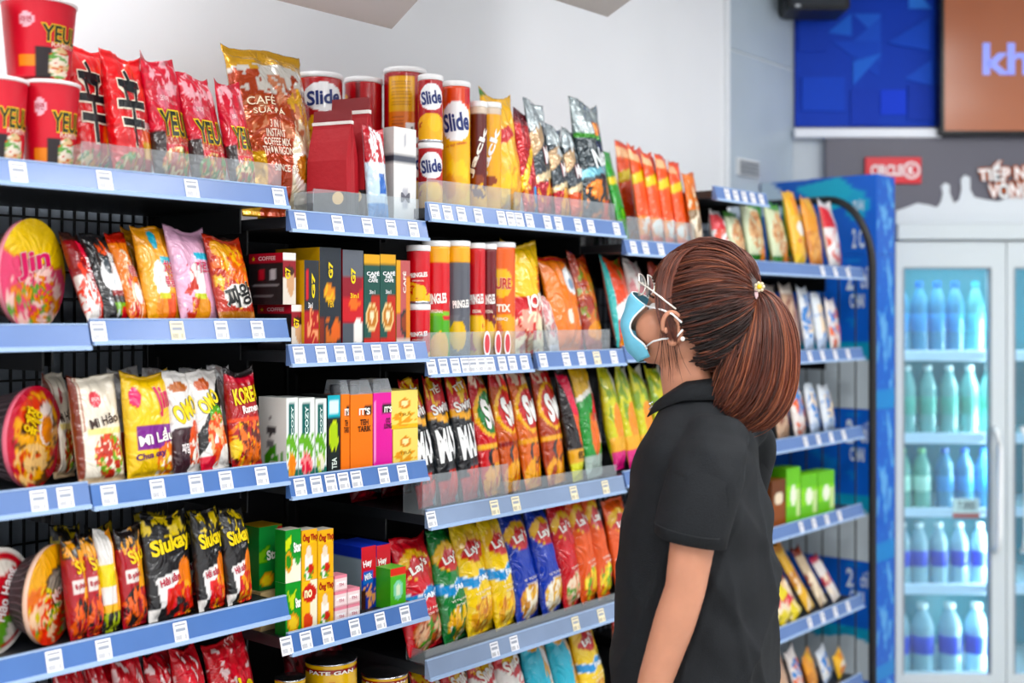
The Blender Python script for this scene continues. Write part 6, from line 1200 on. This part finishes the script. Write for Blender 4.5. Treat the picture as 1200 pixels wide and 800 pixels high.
for i in range(14):                         # fine loose strands by the ear and neck
    a = rs.rand(); c0, c1, c2 = (np.array(HP(*q)) for q in ((772 + 24 * a, 372 + 12 * rs.rand(), -.082), (774 + 26 * a + 6 * rs.randn(), 410, -.074), (780 + 26 * a + 7 * rs.randn(), 430 + 22 * rs.rand(), -.058)))
    t = np.linspace(0, 1, 12)[:, None]; p = (1 - t) ** 2 * c0 + 2 * t * (1 - t) * c1 + t * t * c2; lo_p.append(p); lo_c.append(np.tile(MIDC, (12, 1)))
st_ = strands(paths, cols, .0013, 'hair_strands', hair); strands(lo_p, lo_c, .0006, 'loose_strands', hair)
# ponytail
def bez(P_, t):
    P_ = [np.array(q) for q in P_]; n = len(P_) - 1; r_ = 0
    for i, q in enumerate(P_): r_ = r_ + math.comb(n, i) * ((1 - t) ** (n - i) * t ** i)[:, None] * q
    return r_
IN = [HP(884, 347, -.012), HP(872, 372, -.022), HP(850, 412, -.03), HP(838, 440, -.03), HP(836, 463, -.03)]
OUT = [HP(889, 341, -.012), HP(932, 340, -.012), HP(950, 425, -.012), HP(938, 490, -.012), HP(884, 502, -.012)]
pt = MB(); rg = []
tl_ = np.linspace(.02, .93, 18); a_, o_ = bez(IN, tl_), bez(OUT, tl_)
for i in range(18):
    c = (a_[i] + o_[i]) / 2; d_ = (o_[i] - a_[i]) / 2 * .88; wd2 = .012 + .034 * math.sin(min(1, tl_[i] * 1.5) * math.pi / 2); rg.append(ring(c, 1, wd2, 24, 2.0, Vector(d_), (0, 1, 0)))
loft(pt, rg); pm = mesh_np('ponytail', np.array([tuple(v) for v in pt.v]), pt.f, m_hair, np.tile(lin('#55281a'), (len(pt.v), 1)), True); tail = link('ponytail', pm, hair)
paths, cols = [], []
for i in range(2100):
    k = rs.rand(); ang = rs.rand() * 6.283; n = 20; t = np.linspace(0, .93 + .09 * rs.rand(), n)
    a_, o_ = bez(IN, t), bez(OUT, t); rho = .93 + .12 * rs.rand(); mid = (a_ + o_) / 2; hd = (o_ - a_) / 2; wd2 = .012 + .036 * np.sin(np.minimum(1, t * 1.5) * math.pi / 2)
    p = mid + hd * (rho * math.cos(ang)) + np.stack([0 * t, wd2 * rho * math.sin(ang), 0 * t], 1)
    p += (.0015 + .004 * t ** 2)[:, None] * rs.randn(3) * .8 + (.002 * np.sin(t * 9 + rs.rand() * 6) * t)[:, None] * rs.randn(3)
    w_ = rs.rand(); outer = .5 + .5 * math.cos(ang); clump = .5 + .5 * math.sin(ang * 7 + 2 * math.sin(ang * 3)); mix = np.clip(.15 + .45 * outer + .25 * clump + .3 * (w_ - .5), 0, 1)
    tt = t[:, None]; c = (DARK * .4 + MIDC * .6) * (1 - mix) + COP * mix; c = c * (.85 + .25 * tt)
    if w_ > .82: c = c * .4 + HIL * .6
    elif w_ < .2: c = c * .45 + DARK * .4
    paths.append(p); cols.append(c)
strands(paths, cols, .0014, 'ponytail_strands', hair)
# hair tie with flower charm
ht = MB(); tn = unit(np.array(OUT[1]) - np.array(IN[0])); cT = np.array(HP(887, 346, -.014)); u1 = unit(np.cross(tn, [0, 1, 0]));
ht.tube([cT + .0165 * (math.cos(a) * u1 + math.sin(a) * np.array([0, 1.15, 0])) for a in np.linspace(0, 6.283, 29)[:-1]], .0052, 10, True); tie = ht.obj('hair_tie', mat('pink_satin', '#e8c4c8', rough=.3), hair, smooth=True)
fc = HP(890, 336, -.040)
for k in range(7):
    a = 2 * math.pi * k / 7; b = MB(); sphere(b, fc + Vector((.0065 * math.cos(a), 0, .0065 * math.sin(a))), (.0032, .0018, .0032), 10, 6); b.obj('petal', mat_cache('#d8c8a8', .3), tie, smooth=True)
b = MB(); sphere(b, fc + Vector((0, -.002, 0)), (.0042, .0025, .0042), 12, 8); b.obj('flower_centre', mat_cache('#f2cc2a', .4), tie, smooth=True)

# ---- face mask
CC = [HP(*q) for q in ((750, 424, 0), (740, 413, 0), (733.5, 397, 0), (732, 376, 0), (737, 357, 0), (744, 342, 0))]
SS = [HP(*q) for q in ((762, 417, -.050), (757, 404, -.058), (742, 393, -.060), (738, 382, -.060), (743, 371, -.060), (757, 358, -.060))]
tt = np.linspace(0, 1, 6); fine = np.linspace(0, 1, 25)
ci = np.stack([np.interp(fine, tt, [p[i] for p in CC]) for i in range(3)], 1); si = np.stack([np.interp(fine, tt, [p[i] for p in SS]) for i in range(3)], 1)
for _ in range(3):
    for q in (ci, si): q[1:-1] = (q[:-2] + 2 * q[1:-1] + q[2:]) / 4
V, f = [], []; aa = np.linspace(-1, 1, 33)
for j in range(25):
    for a in aa:
        k = abs(a) ** 2.2; p = ci[j] * (1 - k) + si[j] * k; pl = .0016 * math.sin(fine[j] * 3 * 6.283) * (1 - k)
        V.append((p[0] - .001 + pl, math.copysign(math.sin(abs(a) * math.pi / 2) * abs(si[j][1]), a), p[2]))
mk = link('face_mask', mesh_np('face_mask', V, grid_faces(32, 24), mat('mask_blue', '#6fc0dc', rough=.7, noise=.05, nscale=60), None, True), person); so = mk.modifiers.new('s', 'SOLIDIFY'); so.thickness = .0015
tag(mk, 'light blue pleated face mask')
m_pip = mat('mask_white', '#f2f5f6', rough=.6)
for s_ in (-1, 1):
    e_ = [(V[j * 33 + (0 if s_ < 0 else 32)][0], V[j * 33 + (0 if s_ < 0 else 32)][1] * 1.01, V[j * 33 + (0 if s_ < 0 else 32)][2]) for j in range(3, 25)]
    MB().tube(e_, .0019, 6).obj('edge_binding', m_pip, mk, smooth=True)
    fl2 = lambda v: Vector((v.x, s_ * abs(v.y), v.z))
    MB().tube([Vector(e_[-1]), fl2(HP(768, 361, -.080)), fl2(HP(776, 363, -.086)), fl2(HP(788, 368, -.092)), fl2(HP(799, 378, -.090))], .0017, 6).obj('ear_loop', m_pip, mk, smooth=True)
    MB().tube([Vector(e_[1]), fl2(HP(765, 400, -.072)), fl2(HP(776, 397, -.080)), fl2(HP(792, 396, -.084)), fl2(HP(800, 386, -.088))], .0017, 6).obj('ear_loop', m_pip, mk, smooth=True)
MB().tube([V[24 * 33 + i] for i in range(33)], .0013, 6).obj('edge_binding', m_pip, mk); MB().tube([V[i] for i in range(33)], .0013, 6).obj('edge_binding', mat_cache('#8fcfe2', .6), mk)
# ---- spectacles
gl_ = empty('spectacles', (0, 0, 0)); gl_.parent = person; m_gl = mat('frame_pale', '#f0ebe2', rough=.2, metal=.3)
gx = HP(749, 333, -.03).x
for s_ in (-1, 1):
    rim = [(gx + .007 * abs(math.cos(a)), s_ * .034 + .025 * math.cos(a), HP(750, 334).z + .0195 * math.sin(a)) for a in np.linspace(0, 6.283, 25)[:-1]]
    MB().tube(rim, .0015, 6, True).obj('rim', m_gl, gl_, smooth=True); MB().add(rim, [tuple(range(24))]).obj('lens', M['glass'], gl_)
    e0 = Vector((gx + .006, s_ * .059, HP(750, 331).z)); e1 = HP(762, 339, -.078); e2 = HP(792, 362, -.088)
    MB().tube([e0, (e1.x, s_ * .076, e1.z), (e2.x, s_ * .088, e2.z)], .0016, 6).obj('temple', m_gl, gl_, smooth=True)
MB().tube([(gx + .003, -.009, HP(750, 333).z), (gx - .001, 0, HP(750, 331).z), (gx + .003, .009, HP(750, 333).z)], .0015, 6).obj('bridge', m_gl, gl_)
